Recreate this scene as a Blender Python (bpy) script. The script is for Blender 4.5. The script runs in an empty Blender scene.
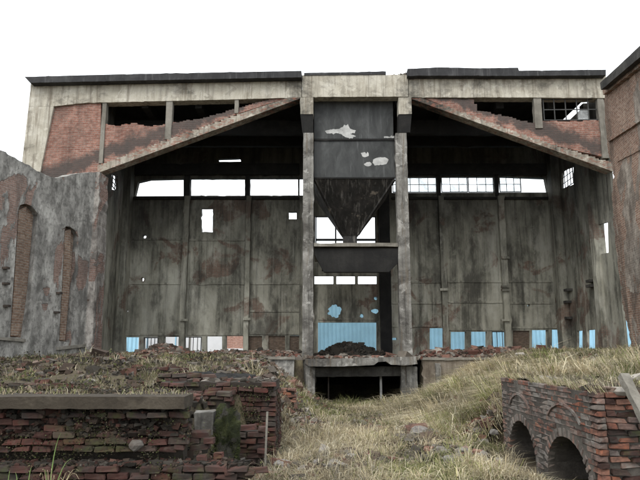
import bpy, bmesh, math, random
import numpy as np
from mathutils import Vector, Matrix
from mathutils.geometry import tessellate_polygon

scene = bpy.context.scene
COL = scene.collection
R = math.radians

# ------------------------------------------------------------------ camera
EYE = Vector((0.0, 0.0, 1.7))
FPX = 600.0                       # focal length in pixels of a 640 px wide picture
TH = math.atan(109.0 / 600.0)     # camera tilted up
cd = bpy.data.cameras.new('camera')
cam = bpy.data.objects.new('camera', cd)
COL.objects.link(cam)
cam.location = EYE
cam.rotation_euler = (R(90) + TH, 0, 0)
cd.sensor_width = 36.0
cd.lens = 36.0 * FPX / 640.0
cd.clip_end = 4000
scene.camera = cam

# ------------------------------------------------------------------ sky, sun, exposure
SUN_EL, SUN_AZ = R(52), R(205)
w = bpy.data.worlds.new('World')
scene.world = w
w.use_nodes = True
nt = w.node_tree
nt.nodes.clear()
wo = nt.nodes.new('ShaderNodeOutputWorld')
bg = nt.nodes.new('ShaderNodeBackground')
sk = nt.nodes.new('ShaderNodeTexSky')
sk.sky_type = 'NISHITA'
sk.sun_disc = False
sk.sun_elevation = SUN_EL
sk.sun_rotation = SUN_AZ
sk.dust_density = 4.0
hs = nt.nodes.new('ShaderNodeMix'); hs.data_type = 'RGBA'
hs.inputs[0].default_value = 0.90          # closed cloud cover over the clear sky
hs.inputs[7].default_value = (8.3, 8.6, 8.9, 1)
nt.links.new(sk.outputs[0], hs.inputs[6])
nt.links.new(hs.outputs[2], bg.inputs[0])
bg.inputs[1].default_value = 0.13
nt.links.new(bg.outputs[0], wo.inputs[0])

sl = bpy.data.lights.new('sun', 'SUN')
sl.energy = 0.9
sl.angle = R(25)
sl.color = (1.0, 0.96, 0.9)
so = bpy.data.objects.new('sun', sl)
COL.objects.link(so)
sd = Vector((math.sin(SUN_AZ) * math.cos(SUN_EL), math.cos(SUN_AZ) * math.cos(SUN_EL), math.sin(SUN_EL)))
so.rotation_euler = (-sd).to_track_quat('-Z', 'Y').to_euler()
so.location = (0, -20, 40)

vs = scene.view_settings
vs.view_transform = 'Standard'
vs.look = 'None'
vs.exposure = 0.95
vs.gamma = 1.0
vs.use_curve_mapping = False
scene.render.engine = 'CYCLES'
scene.cycles.use_denoising = True
scene.cycles.max_bounces = 6
scene.cycles.transparent_max_bounces = 16

# ------------------------------------------------------------------ helpers: projection, noise
CT, ST = math.cos(TH), math.sin(TH)

def ray(px, py):
    u = (px - 320.0) / FPX
    v = (240.0 - py) / FPX
    return Vector((u, CT - v * ST, ST + v * CT))

class Plane:
    """vertical plane through a and b (x, y); 'off' moves it away from the eye"""
    def __init__(s, a, b):
        s.a = Vector((a[0], a[1], 0)); s.d = (Vector((b[0], b[1], 0)) - s.a).normalized()
        n = Vector((-s.d.y, s.d.x, 0))
        if n.dot(s.a) < 0: n = -n
        s.n = n
    def pt(s, px, py, off=0.0):
        r = ray(px, py)
        t = (s.a.dot(s.n) + off) / r.dot(s.n)
        p = EYE + r * t
        return p

FRONT = Plane((-15, 30.31), (15, 29.69))
BACK = Plane((-15, 37.0), (15, 37.0))
LEFTW = Plane((-11.35, 30.0), (-13.15, 24.5))
RIGHTW = Plane((14.35, 29.75), (13.65, 25.5))

def at(px, py, Y):
    r = ray(px, py)
    return EYE + r * (Y / r.y)

def vhash(i, j, seed):
    n = (i * 374761393 + j * 668265263 + seed * 1442695041) & 0xFFFFFFFF
    n = ((n ^ (n >> 13)) * 1274126177) & 0xFFFFFFFF
    return ((n ^ (n >> 16)) & 0xFFFFFF) / float(0xFFFFFF)

def vnoise(x, y, seed=0):
    x = np.asarray(x, float); y = np.asarray(y, float)
    xi = np.floor(x).astype(np.int64); yi = np.floor(y).astype(np.int64)
    fx = x - xi; fy = y - yi
    fx = fx * fx * (3 - 2 * fx); fy = fy * fy * (3 - 2 * fy)
    a = vhash(xi, yi, seed); b = vhash(xi + 1, yi, seed)
    c = vhash(xi, yi + 1, seed); d = vhash(xi + 1, yi + 1, seed)
    return (a * (1 - fx) + b * fx) * (1 - fy) + (c * (1 - fx) + d * fx) * fy

def fbm(x, y, seed=0, o=4):
    s = 0; a = 0.5
    for k in range(o):
        s = s + a * vnoise(x * 2 ** k, y * 2 ** k, seed + k * 17); a *= 0.5
    return s / (1 - 0.5 ** o)

def sst(a, b, t):
    t = np.clip((np.asarray(t, float) - a) / (b - a), 0, 1)
    return t * t * (3 - 2 * t)

# ------------------------------------------------------------------ materials
def s2l(c):
    return tuple(((v / 255.0) / 12.92 if v / 255.0 <= 0.04045 else ((v / 255.0 + 0.055) / 1.055) ** 2.4) for v in c)

class NB:
    def __init__(s, name, rough=0.9):
        s.m = bpy.data.materials.new(name); s.m.use_nodes = True
        s.t = s.m.node_tree
        s.p = s.t.nodes['Principled BSDF']
        s.p.inputs['Roughness'].default_value = rough
        s.p.inputs['Specular IOR Level'].default_value = 0.25
    def new(s, k): return s.t.nodes.new(k)
    def l(s, a, b): s.t.links.new(a, b)
    def setin(s, sock, v):
        if hasattr(v, 'links') or isinstance(v, bpy.types.NodeSocket): s.l(v, sock)
        elif isinstance(v, tuple) and len(v) == 3 and sock.type == 'RGBA': sock.default_value = (*v, 1)
        else: sock.default_value = v
    def pos(s):
        return s.new('ShaderNodeNewGeometry').outputs['Position']
    def obj(s):
        return s.new('ShaderNodeTexCoord').outputs['Object']
    def mapv(s, vec, scale=(1, 1, 1), loc=(0, 0, 0)):
        n = s.new('ShaderNodeMapping'); s.l(vec, n.inputs[0])
        n.inputs['Scale'].default_value = scale; n.inputs['Location'].default_value = loc
        return n.outputs[0]
    def noise(s, vec, scale, detail=5, rough=0.6, dist=0.0):
        n = s.new('ShaderNodeTexNoise'); s.l(vec, n.inputs['Vector'])
        n.inputs['Scale'].default_value = scale; n.inputs['Detail'].default_value = detail
        n.inputs['Roughness'].default_value = rough; n.inputs['Distortion'].default_value = dist
        return n.outputs['Fac']
    def ramp(s, fac, *stops):
        n = s.new('ShaderNodeValToRGB'); s.l(fac, n.inputs[0])
        e = n.color_ramp.elements
        while len(e) < len(stops): e.new(0.5)
        for k, (p, c) in enumerate(stops):
            e[k].position = p
            if not isinstance(c, tuple): c = (c, c, c)
            e[k].color = (*c, 1)
        return n.outputs[0]
    def mix(s, fac, a, b, mode='MIX'):
        n = s.new('ShaderNodeMix'); n.data_type = 'RGBA'; n.blend_type = mode
        s.setin(n.inputs[0], fac); s.setin(n.inputs[6], a); s.setin(n.inputs[7], b)
        return n.outputs[2]
    def math(s, op, a, b=0.0):
        n = s.new('ShaderNodeMath'); n.operation = op
        s.setin(n.inputs[0], a); s.setin(n.inputs[1], b)
        return n.outputs[0]
    def xyz(s, vec):
        n = s.new('ShaderNodeSeparateXYZ'); s.l(vec, n.inputs[0]); return n.outputs
    def comb(s, a, b, c=0.0):
        n = s.new('ShaderNodeCombineXYZ')
        s.setin(n.inputs[0], a); s.setin(n.inputs[1], b); s.setin(n.inputs[2], c)
        return n.outputs[0]
    def flat(s, vec):
        """wall coordinates: running length, height"""
        o = s.xyz(vec)
        return s.comb(s.math('ADD', o[0], o[1]), o[2], 0.0)
    def brick(s, vec, c1, c2, mortar, sc=1.0, mort=0.012):
        n = s.new('ShaderNodeTexBrick'); s.l(vec, n.inputs['Vector'])
        n.inputs['Color1'].default_value = (*c1, 1); n.inputs['Color2'].default_value = (*c2, 1)
        n.inputs['Mortar'].default_value = (*mortar, 1); n.inputs['Scale'].default_value = 1.0
        n.inputs['Brick Width'].default_value = 0.25 * sc; n.inputs['Row Height'].default_value = 0.077 * sc
        n.inputs['Mortar Size'].default_value = mort * sc; n.inputs['Mortar Smooth'].default_value = 0.3
        return n.outputs['Color'], n.outputs['Fac']
    def done(s, col, height=None, dist=0.02, strength=0.6):
        s.setin(s.p.inputs['Base Color'], col)
        if height is not None:
            b = s.new('ShaderNodeBump'); b.inputs['Distance'].default_value = dist
            b.inputs['Strength'].default_value = strength
            s.l(height, b.inputs['Height']); s.l(b.outputs[0], s.p.inputs['Normal'])
        return s.m

def mat_concrete(name, base, dark, light, streak=0.6, patch=0.5, stain=(0.03, 0.028, 0.024), soot=0.0, fire=None, red=0.0):
    b = NB(name)
    v = b.pos()
    n1 = b.noise(v, 0.9, 8, 0.65, 0.6)
    c = b.ramp(n1, (0.3, dark), (0.5, base), (0.72, light))
    # rain streaks, long in height
    vs_ = b.mapv(v, (3.0, 3.0, 0.22))
    n2 = b.noise(vs_, 1.6, 6, 0.65)
    c = b.mix(b.ramp(n2, (0.48, 0.0), (0.72, streak)), c, stain)
    # fallen-off patches with a hard edge
    n3 = b.noise(v, 2.3, 4, 0.55, 0.8)
    c = b.mix(b.ramp(n3, (0.575, 0.0), (0.65, patch * 0.6)), c, tuple(min(1, x * 1.25) for x in light))
    n5 = b.noise(b.mapv(v, (1, 1, 1), (7, 3, 1)), 1.7, 5, 0.6, 0.5)
    c = b.mix(b.ramp(n5, (0.60, 0.0), (0.64, patch * 0.7)), c, tuple(x * 0.55 for x in dark))
    n4 = b.noise(v, 22.0, 4, 0.7)
    c = b.mix(b.ramp(n4, (0.35, 0.35), (0.6, 0.0)), c, dark)
    if soot:
        n6 = b.noise(b.mapv(v, (1, 1, 1.3), (13, 2, 6)), 0.55, 8, 0.72, 0.3)
        k6 = n6
        if fire:                      # smoke from the fire round the bin blackened what hangs over it
            o = b.xyz(v)
            dx = b.math('ABSOLUTE', b.math('SUBTRACT', o[0], BAND[1]))
            dx = b.math('ABSOLUTE', b.math('SUBTRACT', dx, fire[0]))
            mr = b.new('ShaderNodeMapRange'); b.l(dx, mr.inputs[0])
            mr.inputs[1].default_value = 0.0; mr.inputs[2].default_value = fire[1]
            mr.inputs[3].default_value = fire[2]; mr.inputs[4].default_value = -0.03
            k6 = b.math('ADD', n6, mr.outputs[0])
        c = b.mix(b.ramp(k6, (0.50, 0.0), (0.66, soot)), c, (0.035, 0.032, 0.028))
        if red:                       # brick laid bare where the skin fell off
            nr = b.noise(b.mapv(v, (1.5, 1.5, 3.5), (5, 5, 2)), 2.2, 5, 0.7)
            c = b.mix(b.ramp(nr, (0.52, 0.0), (0.58, red)), c, (0.22, 0.10, 0.07))
        n9 = b.noise(b.mapv(v, (5.5, 5.5, 0.35), (1, 2, 3)), 1.0, 5, 0.6)     # runs of dirty water
        c = b.mix(b.ramp(n9, (0.56, 0.0), (0.64, 0.55)), c, (0.13, 0.105, 0.075))
    h = b.math('ADD', b.math('MULTIPLY', n3, 0.8), b.math('MULTIPLY', n4, 0.5))
    return b.done(c, h, 0.03, 0.7)

def mat_brickface(name, c1, c2, mortar, soot=0.5, sootcol=(0.03, 0.028, 0.026), plaster=0.0, pcol=(0.3, 0.29, 0.27), sc=1.0, thr=0.5, band=None):
    b = NB(name)
    v = b.pos(); f = b.flat(v)
    wob = b.noise(v, 3.0, 3, 0.5)
    fv = b.new('ShaderNodeVectorMath'); fv.operation = 'ADD'
    b.l(f, fv.inputs[0]); b.l(b.comb(b.math('MULTIPLY', wob, 0.03), b.math('MULTIPLY', wob, 0.03)), fv.inputs[1])
    bc, bf = b.brick(fv.outputs[0], c1, c2, mortar, sc)
    n1 = b.noise(v, 1.1, 7, 0.65, 0.5)
    c = b.mix(b.ramp(n1, (0.3, 0.55), (0.6, 0.0)), bc, tuple(x * 0.6 for x in c1))
    n6 = b.noise(v, 7.0, 5, 0.7)
    c = b.mix(b.ramp(n6, (0.52, 0.0), (0.68, 0.55)), c, mortar)
    nm = b.noise(b.mapv(f, (5.0 / sc, 11.0 / sc, 1)), 1.0, 3, 0.6)
    c = b.mix(b.ramp(nm, (0.36, 0.5), (0.50, 0.0)), c, tuple(x * 0.5 for x in c1))
    c = b.mix(b.ramp(nm, (0.54, 0.0), (0.70, 0.45)), c, tuple(min(1, x * 1.3 + .03) for x in c2))
    n2 = b.noise(b.mapv(v, (1, 1, 0.35)), 0.7, 7, 0.7, 0.8)
    c = b.mix(b.ramp(n2, (0.46, 0.0), (0.64, soot)), c, sootcol)
    if band is not None:          # smoke trail that rose along the sloping edge
        o = b.xyz(v)
        lz = b.math('SUBTRACT', band[0], b.math('MULTIPLY', b.math('ABSOLUTE', b.math('SUBTRACT', o[0], band[1])), band[2]))
        dz = b.math('SUBTRACT', o[2], lz)
        nn = b.noise(b.mapv(v, (1, 1, 1), (2, 0, 4)), 1.6, 6, 0.7, 0.4)
        dz = b.math('ADD', dz, b.math('MULTIPLY', b.math('SUBTRACT', nn, 0.5), 1.6))
        c = b.mix(b.ramp(b.math('MULTIPLY', dz, 0.5), (0.22, 0.0), (0.34, 0.85), (0.58, 0.85), (0.80, 0.0)), c, (0.06, 0.056, 0.052))
    h = b.math('ADD', b.math('MULTIPLY', bf, -0.6), b.math('MULTIPLY', n6, 0.9))
    if plaster > 0:
        hb = h
        n3 = b.noise(b.mapv(v, (1, 1, 0.6), (3.1, 0, 5)), 0.55, 8, 0.6, 0.7)
        m = b.ramp(n3, (thr - 0.012, 0.0), (thr, plaster))
        n4 = b.noise(b.mapv(v, (1.6, 1.6, 0.7)), 1.0, 7, 0.7, 0.3)
        pc = b.ramp(n4, (0.33, tuple(x * 0.30 for x in pcol)), (0.5, pcol), (0.66, tuple(x * 1.7 for x in pcol)))
        n5 = b.noise(v, 5.0, 6, 0.75)
        pc = b.mix(b.ramp(n5, (0.50, 0.0), (0.66, 0.75)), pc, tuple(x * 0.3 for x in pcol))
        n8 = b.noise(b.mapv(v, (1.6, 1.6, 0.12), (4, 7, 1)), 1.0, 7, 0.7)
        pc = b.mix(b.ramp(n8, (0.52, 0.0), (0.70, 0.6)), pc, (0.05, 0.047, 0.042))
        n10 = b.noise(b.mapv(v, (1, 1, 0.8), (6, 1, 9)), 1.2, 8, 0.72, 0.4)
        pc = b.mix(b.ramp(n10, (0.50, 0.0), (0.60, 0.75)), pc, tuple(x * 0.33 for x in pcol))
        pc = b.mix(b.ramp(n10, (0.34, 0.6), (0.42, 0.0)), pc, tuple(min(1, x * 1.7) for x in pcol))
        c = b.mix(m, c, pc)
        h = b.math('ADD', b.math('MULTIPLY', hb, b.math('SUBTRACT', 1.0, m)), b.math('MULTIPLY', m, 1.6))
        h = b.math('ADD', h, b.math('MULTIPLY', n5, 0.8))
    return b.done(c, h, 0.035, 0.8)

M = {}
_l, _m = FRONT.pt(100, 172), FRONT.pt(303, 97)
_r = FRONT.pt(612, 171)
_k = (_m.z - _l.z) / (_m.x - _l.x)
_xm = (_l.x + _r.x) / 2
BAND = (_l.z + _k * (_xm - _l.x), _xm, _k)
M['pale'] = mat_concrete('pale_concrete', (0.44, 0.41, 0.34), (0.30, 0.275, 0.22), (0.56, 0.535, 0.465), 0.7, 0.6, (0.09, 0.08, 0.065), 0.75, (3.1, 1.1, 0.16))
M['strip'] = mat_concrete('broken_edge_concrete', (0.33, 0.30, 0.245), (0.15, 0.125, 0.10), (0.50, 0.47, 0.40), 0.8, 0.9, (0.06, 0.05, 0.043), 0.95, (2.6, 4.2, 0.26), 0.7)
M['column'] = mat_concrete('stained_concrete', (0.19, 0.183, 0.165), (0.085, 0.08, 0.072), (0.40, 0.39, 0.36), 0.9, 0.9, (0.03, 0.028, 0.024), 0.9)
M['grey'] = mat_concrete('grey_concrete', (0.21, 0.195, 0.165), (0.13, 0.12, 0.10), (0.30, 0.285, 0.25), 0.5, 0.3)
M['retain'] = mat_concrete('earth_stained_concrete', (0.19, 0.16, 0.125), (0.10, 0.08, 0.06), (0.28, 0.25, 0.205), 0.75, 0.8, (0.06, 0.05, 0.036))
M['dark'] = mat_concrete('soot_and_shade_concrete', (0.016, 0.0155, 0.0145), (0.009, 0.009, 0.009), (0.03, 0.029, 0.026), 0.5, 0.3, (0.008, 0.008, 0.008))  # near-black: soot on concrete, and painted shade at the vault end
M['bracket'] = mat_concrete('smoke_blackened_concrete', (0.055, 0.052, 0.046), (0.025, 0.024, 0.022), (0.10, 0.095, 0.085), 0.7, 0.4)
M['infill'] = mat_brickface('red_brick_infill', (0.265, 0.112, 0.08), (0.365, 0.19, 0.143), (0.34, 0.28, 0.235), 0.45, sc=1.35, band=BAND)
M['rightbrick'] = mat_brickface('weathered_brick', (0.25, 0.135, 0.094), (0.36, 0.235, 0.17), (0.42, 0.375, 0.31), 0.85, (0.085, 0.072, 0.06), 0.75, (0.30, 0.275, 0.235), 1.3, 0.53)
M['leftwall'] = mat_brickface('plastered_brick', (0.23, 0.145, 0.115), (0.28, 0.19, 0.155), (0.28, 0.25, 0.22), 0.5, (0.07, 0.065, 0.06), 0.97, (0.27, 0.264, 0.243), 1.2, 0.42)
M['pinkbrick'] = mat_brickface('pinkish_worn_brick', (0.25, 0.145, 0.115), (0.32, 0.21, 0.17), (0.33, 0.29, 0.255), 0.5, (0.07, 0.062, 0.056), 0.9, (0.29, 0.275, 0.25), 1.3, 0.5)
M['niche'] = mat_brickface('niche_brick', (0.19, 0.12, 0.085), (0.26, 0.18, 0.13), (0.30, 0.265, 0.22), 0.4, sc=1.5)
M['farbrick'] = mat_brickface('salmon_brick', (0.55, 0.27, 0.20), (0.60, 0.33, 0.26), (0.62, 0.50, 0.43), 0.1)
M['darkbrick'] = mat_brickface('dark_brick_blocking', (0.10, 0.07, 0.05), (0.14, 0.095, 0.065), (0.13, 0.11, 0.09), 0.4)

def mat_backwall():
    b = NB('sooty_hall_wall')
    v = b.pos(); f = b.flat(v)
    bc, bf = b.brick(f, (0.14, 0.07, 0.05), (0.17, 0.10, 0.075), (0.13, 0.115, 0.09), 1.3)
    n1 = b.noise(b.mapv(v, (1, 1, 0.5)), 0.5, 8, 0.65, 0.5)
    pc = b.ramp(n1, (0.32, (0.12, 0.116, 0.092)), (0.5, (0.27, 0.262, 0.212)), (0.7, (0.42, 0.41, 0.345)))
    n0 = b.noise(b.mapv(v, (1, 1, 1), (5, 2, 9)), 0.42, 7, 0.6, 0.7)
    c = b.mix(b.ramp(n0, (0.56, 0.0), (0.60, 0.8)), pc, bc)
    n2 = b.noise(b.mapv(v, (2.2, 2.2, 0.10)), 1.3, 7, 0.7, 0.2)
    c = b.mix(b.ramp(n2, (0.47, 0.0), (0.66, 0.75)), c, (0.03, 0.03, 0.025))
    n3 = b.noise(b.mapv(v, (4.0, 4.0, 0.12), (9, 1, 0)), 1.0, 5, 0.6)
    c = b.mix(b.ramp(n3, (0.58, 0.0), (0.66, 0.55)), c, (0.30, 0.29, 0.24))
    n4 = b.noise(v, 3.2, 6, 0.7, 0.5)
    c = b.mix(b.ramp(n4, (0.54, 0.0), (0.66, 0.6)), c, (0.27, 0.265, 0.215))
    n7 = b.noise(b.mapv(v, (1, 1, 0.45), (11, 4, 3)), 0.8, 8, 0.68, 0.15)
    c = b.mix(b.ramp(n7, (0.50, 0.0), (0.64, 0.75)), c, (0.04, 0.038, 0.032))
    c = b.mix(b.ramp(n7, (0.34, 0.65), (0.46, 0.0)), c, (0.40, 0.39, 0.335))
    # soot film and under-roof shade painted in together, with a ragged lower edge
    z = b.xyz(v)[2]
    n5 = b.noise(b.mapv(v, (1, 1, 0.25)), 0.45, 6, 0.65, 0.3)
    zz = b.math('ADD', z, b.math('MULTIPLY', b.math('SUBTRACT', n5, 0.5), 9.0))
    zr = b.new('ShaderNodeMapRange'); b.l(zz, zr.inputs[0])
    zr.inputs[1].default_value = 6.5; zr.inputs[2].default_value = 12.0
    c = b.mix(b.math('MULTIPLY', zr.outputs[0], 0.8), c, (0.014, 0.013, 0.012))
    h = b.math('ADD', n4, b.math('MULTIPLY', n7, 0.6))
    return b.done(c, h, 0.03, 0.7)
M['back'] = mat_backwall()

def mat_metal(name, base, dark, light, rough=0.55):
    b = NB(name, rough)
    v = b.pos()
    n1 = b.noise(b.mapv(v, (1.2, 1.2, 0.5)), 1.2, 8, 0.65, 0.6)
    c = b.ramp(n1, (0.3, dark), (0.52, base), (0.74, light))
    n2 = b.noise(b.mapv(v, (4, 4, 0.5)), 1.5, 6, 0.65)
    c = b.mix(b.ramp(n2, (0.55, 0.0), (0.75, 0.6)), c, tuple(x * 1.6 for x in light))
    return b.done(c, n1, 0.03, 0.5)
def mat_hopper(base, dark, light):
    b = NB('rusty_hopper_steel', 0.6)
    v = b.pos()
    n1 = b.noise(b.mapv(v, (1.2, 1.2, 0.8)), 1.4, 8, 0.65, 0.4)
    c = b.ramp(n1, (0.3, dark), (0.52, base), (0.74, light))
    n2 = b.noise(b.mapv(v, (5, 1, 0.9), (3, 0, 1)), 1.2, 7, 0.72)
    c = b.mix(b.ramp(n2, (0.53, 0.0), (0.66, 0.75)), c, (0.16, 0.15, 0.135))
    n3 = b.noise(b.mapv(v, (1, 1, 1), (8, 2, 6)), 1.3, 6, 0.65)
    c = b.mix(b.ramp(n3, (0.60, 0.0), (0.66, 0.7)), c, (0.20, 0.17, 0.135))
    return b.done(c, n2, 0.03, 0.6)
M['bin'] = mat_metal('blackened_bin_steel', (0.042, 0.044, 0.043), (0.016, 0.017, 0.017), (0.08, 0.083, 0.081))
M['hopper'] = mat_hopper( (0.02, 0.0185, 0.017), (0.010, 0.010, 0.009), (0.055, 0.049, 0.042))
M['iron'] = mat_metal('rusty_iron', (0.05, 0.04, 0.033), (0.025, 0.02, 0.018), (0.09, 0.065, 0.05), 0.8)
M['roofedge'] = mat_metal('bitumen_roofing', (0.035, 0.035, 0.036), (0.018, 0.018, 0.019), (0.07, 0.07, 0.07), 0.8)
M['coal'] = mat_metal('coal_black', (0.012, 0.012, 0.012), (0.006, 0.006, 0.006), (0.025, 0.025, 0.025), 0.7)

def simple(name, col, rough=0.9, var=0.25, scale=4.0):
    b = NB(name, rough)
    n = b.noise(b.pos(), scale, 5, 0.65)
    c = b.ramp(n, (0.3, tuple(x * (1 - var) for x in col)), (0.7, tuple(x * (1 + var) for x in col)))
    return b.done(c, n, 0.01, 0.4)
M['bluesteel'] = simple('blue_corrugated_sheet', (0.36, 0.63, 0.80), 0.55, 0.14, 0.5)
M['whitepaint'] = simple('flaking_white_paint', (0.40, 0.40, 0.385), 0.85, 0.3)
M['frame'] = simple('dark_window_steel', (0.05, 0.05, 0.048), 0.7)
M['plaster_white'] = simple('pale_render', (0.80, 0.81, 0.83), 0.9, 0.06, 1.0)

def mat_glass():
    b = NB('dusty_pane', 0.35)
    b.p.inputs['Base Color'].default_value = (0.75, 0.76, 0.76, 1)
    t = b.new('ShaderNodeBsdfTransparent'); t.inputs[0].default_value = (0.93, 0.95, 0.95, 1)
    mx = b.new('ShaderNodeMixShader')
    n = b.noise(b.pos(), 1.6, 4, 0.6)
    b.l(b.ramp(n, (0.35, 0.06), (0.7, 0.42)), mx.inputs[0])
    b.l(t.outputs[0], mx.inputs[1]); b.l(b.p.outputs[0], mx.inputs[2])
    b.l(mx.outputs[0], b.t.nodes['Material Output'].inputs[0])
    return b.m
M['glass'] = mat_glass()

def mat_brickpiece(name, cols, soot=0.4, moss=0.0, lich=(0.09, 0.078, 0.062), lo=0.0):
    """for single built bricks: colour by piece, dirt by place"""
    b = NB(name, 0.92)
    oi = b.new('ShaderNodeObjectInfo')
    k = len(cols)
    c = b.ramp(oi.outputs['Random'], *[((i + 0.5) / k, cc) for i, cc in enumerate(cols)])
    v = b.pos()
    n1 = b.noise(v, 14.0, 6, 0.7)
    c = b.mix(b.ramp(n1, (0.35, 0.6), (0.6, 0.0)), c, (0.06, 0.035, 0.028))
    n2 = b.noise(v, 2.6, 6, 0.7, 0.6)
    c = b.mix(b.ramp(n2, (0.44, 0.0), (0.62, soot)), c, (0.028, 0.025, 0.022))
    n3 = b.noise(b.mapv(v, (1, 1, 1), (4, 9, 2)), 5.0 if not lo else 2.2, 7, 0.7)
    c = b.mix(b.ramp(n3, (0.58 - lo, 0.0), (0.70 - lo, 0.5 + 3 * lo)), c, lich)
    if moss:
        n4 = b.noise(b.mapv(v, (1, 1, 1), (1, 5, 8)), 3.0, 6, 0.7)
        c = b.mix(b.ramp(n4, (0.52, 0.0), (0.64, moss)), c, (0.05, 0.062, 0.02))
    h = b.noise(v, 40.0, 4, 0.7)
    return b.done(c, b.math('ADD', h, b.math('MULTIPLY', n1, 1.2)), 0.006, 0.6)
REDS = [(c[0] * .46, c[1] * .5 + .004, c[2] * .5 + .003) for c in [(0.12, 0.032, 0.024), (0.16, 0.04, 0.03), (0.09, 0.036, 0.03), (0.18, 0.055, 0.038), (0.07, 0.032, 0.028), (0.14, 0.05, 0.04), (0.12, 0.085, 0.068)]]
M['brick_red'] = mat_brickpiece('old_red_brick', REDS, 0.7, 0.35)
M['brick_dark'] = mat_brickpiece('damp_dark_brick', [tuple(x * 0.5 for x in c) for c in REDS], 0.9, 0.5)
M['brick_arch'] = mat_brickpiece('sooty_arch_brick', [(0.17, 0.11, 0.09), (0.15, 0.115, 0.10), (0.19, 0.10, 0.075), (0.13, 0.115, 0.105), (0.20, 0.17, 0.145), (0.21, 0.12, 0.09)], 0.85, 0, (0.15, 0.14, 0.125), 0.11)
M['brick_orange'] = mat_brickpiece('orange_brick', [(0.24, 0.09, 0.05), (0.19, 0.075, 0.05), (0.22, 0.11, 0.075), (0.15, 0.085, 0.065)], 0.85)
M['stone'] = mat_brickpiece('rubble_stone', [(0.20, 0.19, 0.17), (0.28, 0.27, 0.25), (0.14, 0.13, 0.115)], 0.3)
M['mortar'] = mat_concrete('crumbling_mortar', (0.032, 0.026, 0.02), (0.016, 0.013, 0.011), (0.06, 0.05, 0.04), 0.4, 0.3)
M['coping'] = mat_concrete('damp_coping_concrete', (0.05, 0.041, 0.03), (0.03, 0.024, 0.018), (0.085, 0.072, 0.055), 0.5, 0.4, (0.02, 0.017, 0.013))
M['dust'] = mat_concrete('brick_dust', (0.16, 0.12, 0.095), (0.10, 0.07, 0.055), (0.24, 0.19, 0.155), 0.2, 0.3)
M['archcore'] = mat_concrete('sooty_mortar', (0.085, 0.075, 0.064), (0.035, 0.031, 0.027), (0.16, 0.145, 0.125), 0.6, 0.4)

def mat_attr(name, rough=0.95, trans=0.0):
    b = NB(name, rough)
    a = b.new('ShaderNodeAttribute'); a.attribute_name = 'tint'
    n = b.noise(b.pos(), 18.0, 4, 0.7)
    c = b.mix(b.ramp(n, (0.3, 0.35), (0.65, 0.0)), a.outputs['Color'], (0.02, 0.018, 0.014))
    b.setin(b.p.inputs['Base Color'], c)
    if trans:
        b.setin(b.p.inputs['Base Color'], a.outputs['Color'])
        tr = b.new('ShaderNodeBsdfTranslucent'); b.l(a.outputs['Color'], tr.inputs[0])
        mx = b.new('ShaderNodeMixShader'); mx.inputs[0].default_value = trans
        b.l(b.p.outputs[0], mx.inputs[1]); b.l(tr.outputs[0], mx.inputs[2])
        b.l(mx.outputs[0], b.t.nodes['Material Output'].inputs[0])
    return b.m
M['rubble'] = mat_attr('rubble_mixed')
M['grass'] = mat_attr('grass_blades', 0.7, 0.25)

def mat_ground():
    b = NB('rubbly_soil')
    v = b.pos()
    n1 = b.noise(v, 0.6, 8, 0.65, 0.5)
    c = b.ramp(n1, (0.3, (0.05, 0.04, 0.027)), (0.5, (0.10, 0.08, 0.052)), (0.7, (0.18, 0.15, 0.095)))
    n2 = b.noise(v, 9.0, 6, 0.75)
    c = b.mix(b.ramp(n2, (0.5, 0.0), (0.62, 0.7)), c, (0.045, 0.035, 0.025))
    n3 = b.noise(b.mapv(v, (1, 1, 1), (3, 8, 1)), 0.9, 6, 0.6)
    c = b.mix(b.ramp(n3, (0.52, 0.0), (0.64, 0.6)), c, (0.10, 0.10, 0.045))
    h = b.math('ADD', n2, b.noise(v, 30.0, 4, 0.7))
    return b.done(c, h, 0.06, 0.9)
M['ground'] = mat_ground()
M['floor'] = mat_concrete('dusty_floor', (0.15, 0.13, 0.11), (0.09, 0.075, 0.06), (0.22, 0.2, 0.17), 0.3, 0.2)

# ------------------------------------------------------------------ object helpers
def tag(o, label=None, cat=None, group=None, kind=None):
    if label: o['label'] = label
    if cat: o['category'] = cat
    if group: o['group'] = group
    if kind: o['kind'] = kind
    return o

def root(name, loc, label, cat, group=None):
    o = bpy.data.objects.new(name, None)
    o.empty_display_size = 0.3
    COL.objects.link(o); o.location = loc
    return tag(o, label, cat, group, 'thing')

def top_of(o):
    while o.parent: o = o.parent
    return o

def link_mesh(name, me, mat, parent=None, base=None):
    """mesh is in world coordinates; moved to sit under its parent"""
    o = bpy.data.objects.new(name, me)
    COL.objects.link(o)
    if mat is not None: me.materials.append(mat)
    if parent is not None:
        o.parent = parent
        off = Vector((0, 0, 0)); p = parent
        while p: off += p.location; p = p.parent
        me.transform(Matrix.Translation(-off))
    else:
        n = len(me.vertices)
        a = np.empty(n * 3, np.float32); me.vertices.foreach_get('co', a); a = a.reshape(-1, 3)
        c = Vector(((a[:, 0].min() + a[:, 0].max()) / 2, (a[:, 1].min() + a[:, 1].max()) / 2, a[:, 2].min())) if base is None else Vector(base)
        me.transform(Matrix.Translation(-c)); o.location = c
    return o

def bm_obj(name, bm, mat, parent=None):
    bmesh.ops.recalc_face_normals(bm, faces=bm.faces)
    me = bpy.data.meshes.new(name); bm.to_mesh(me); bm.free()
    return link_mesh(name, me, mat, parent)

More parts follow.
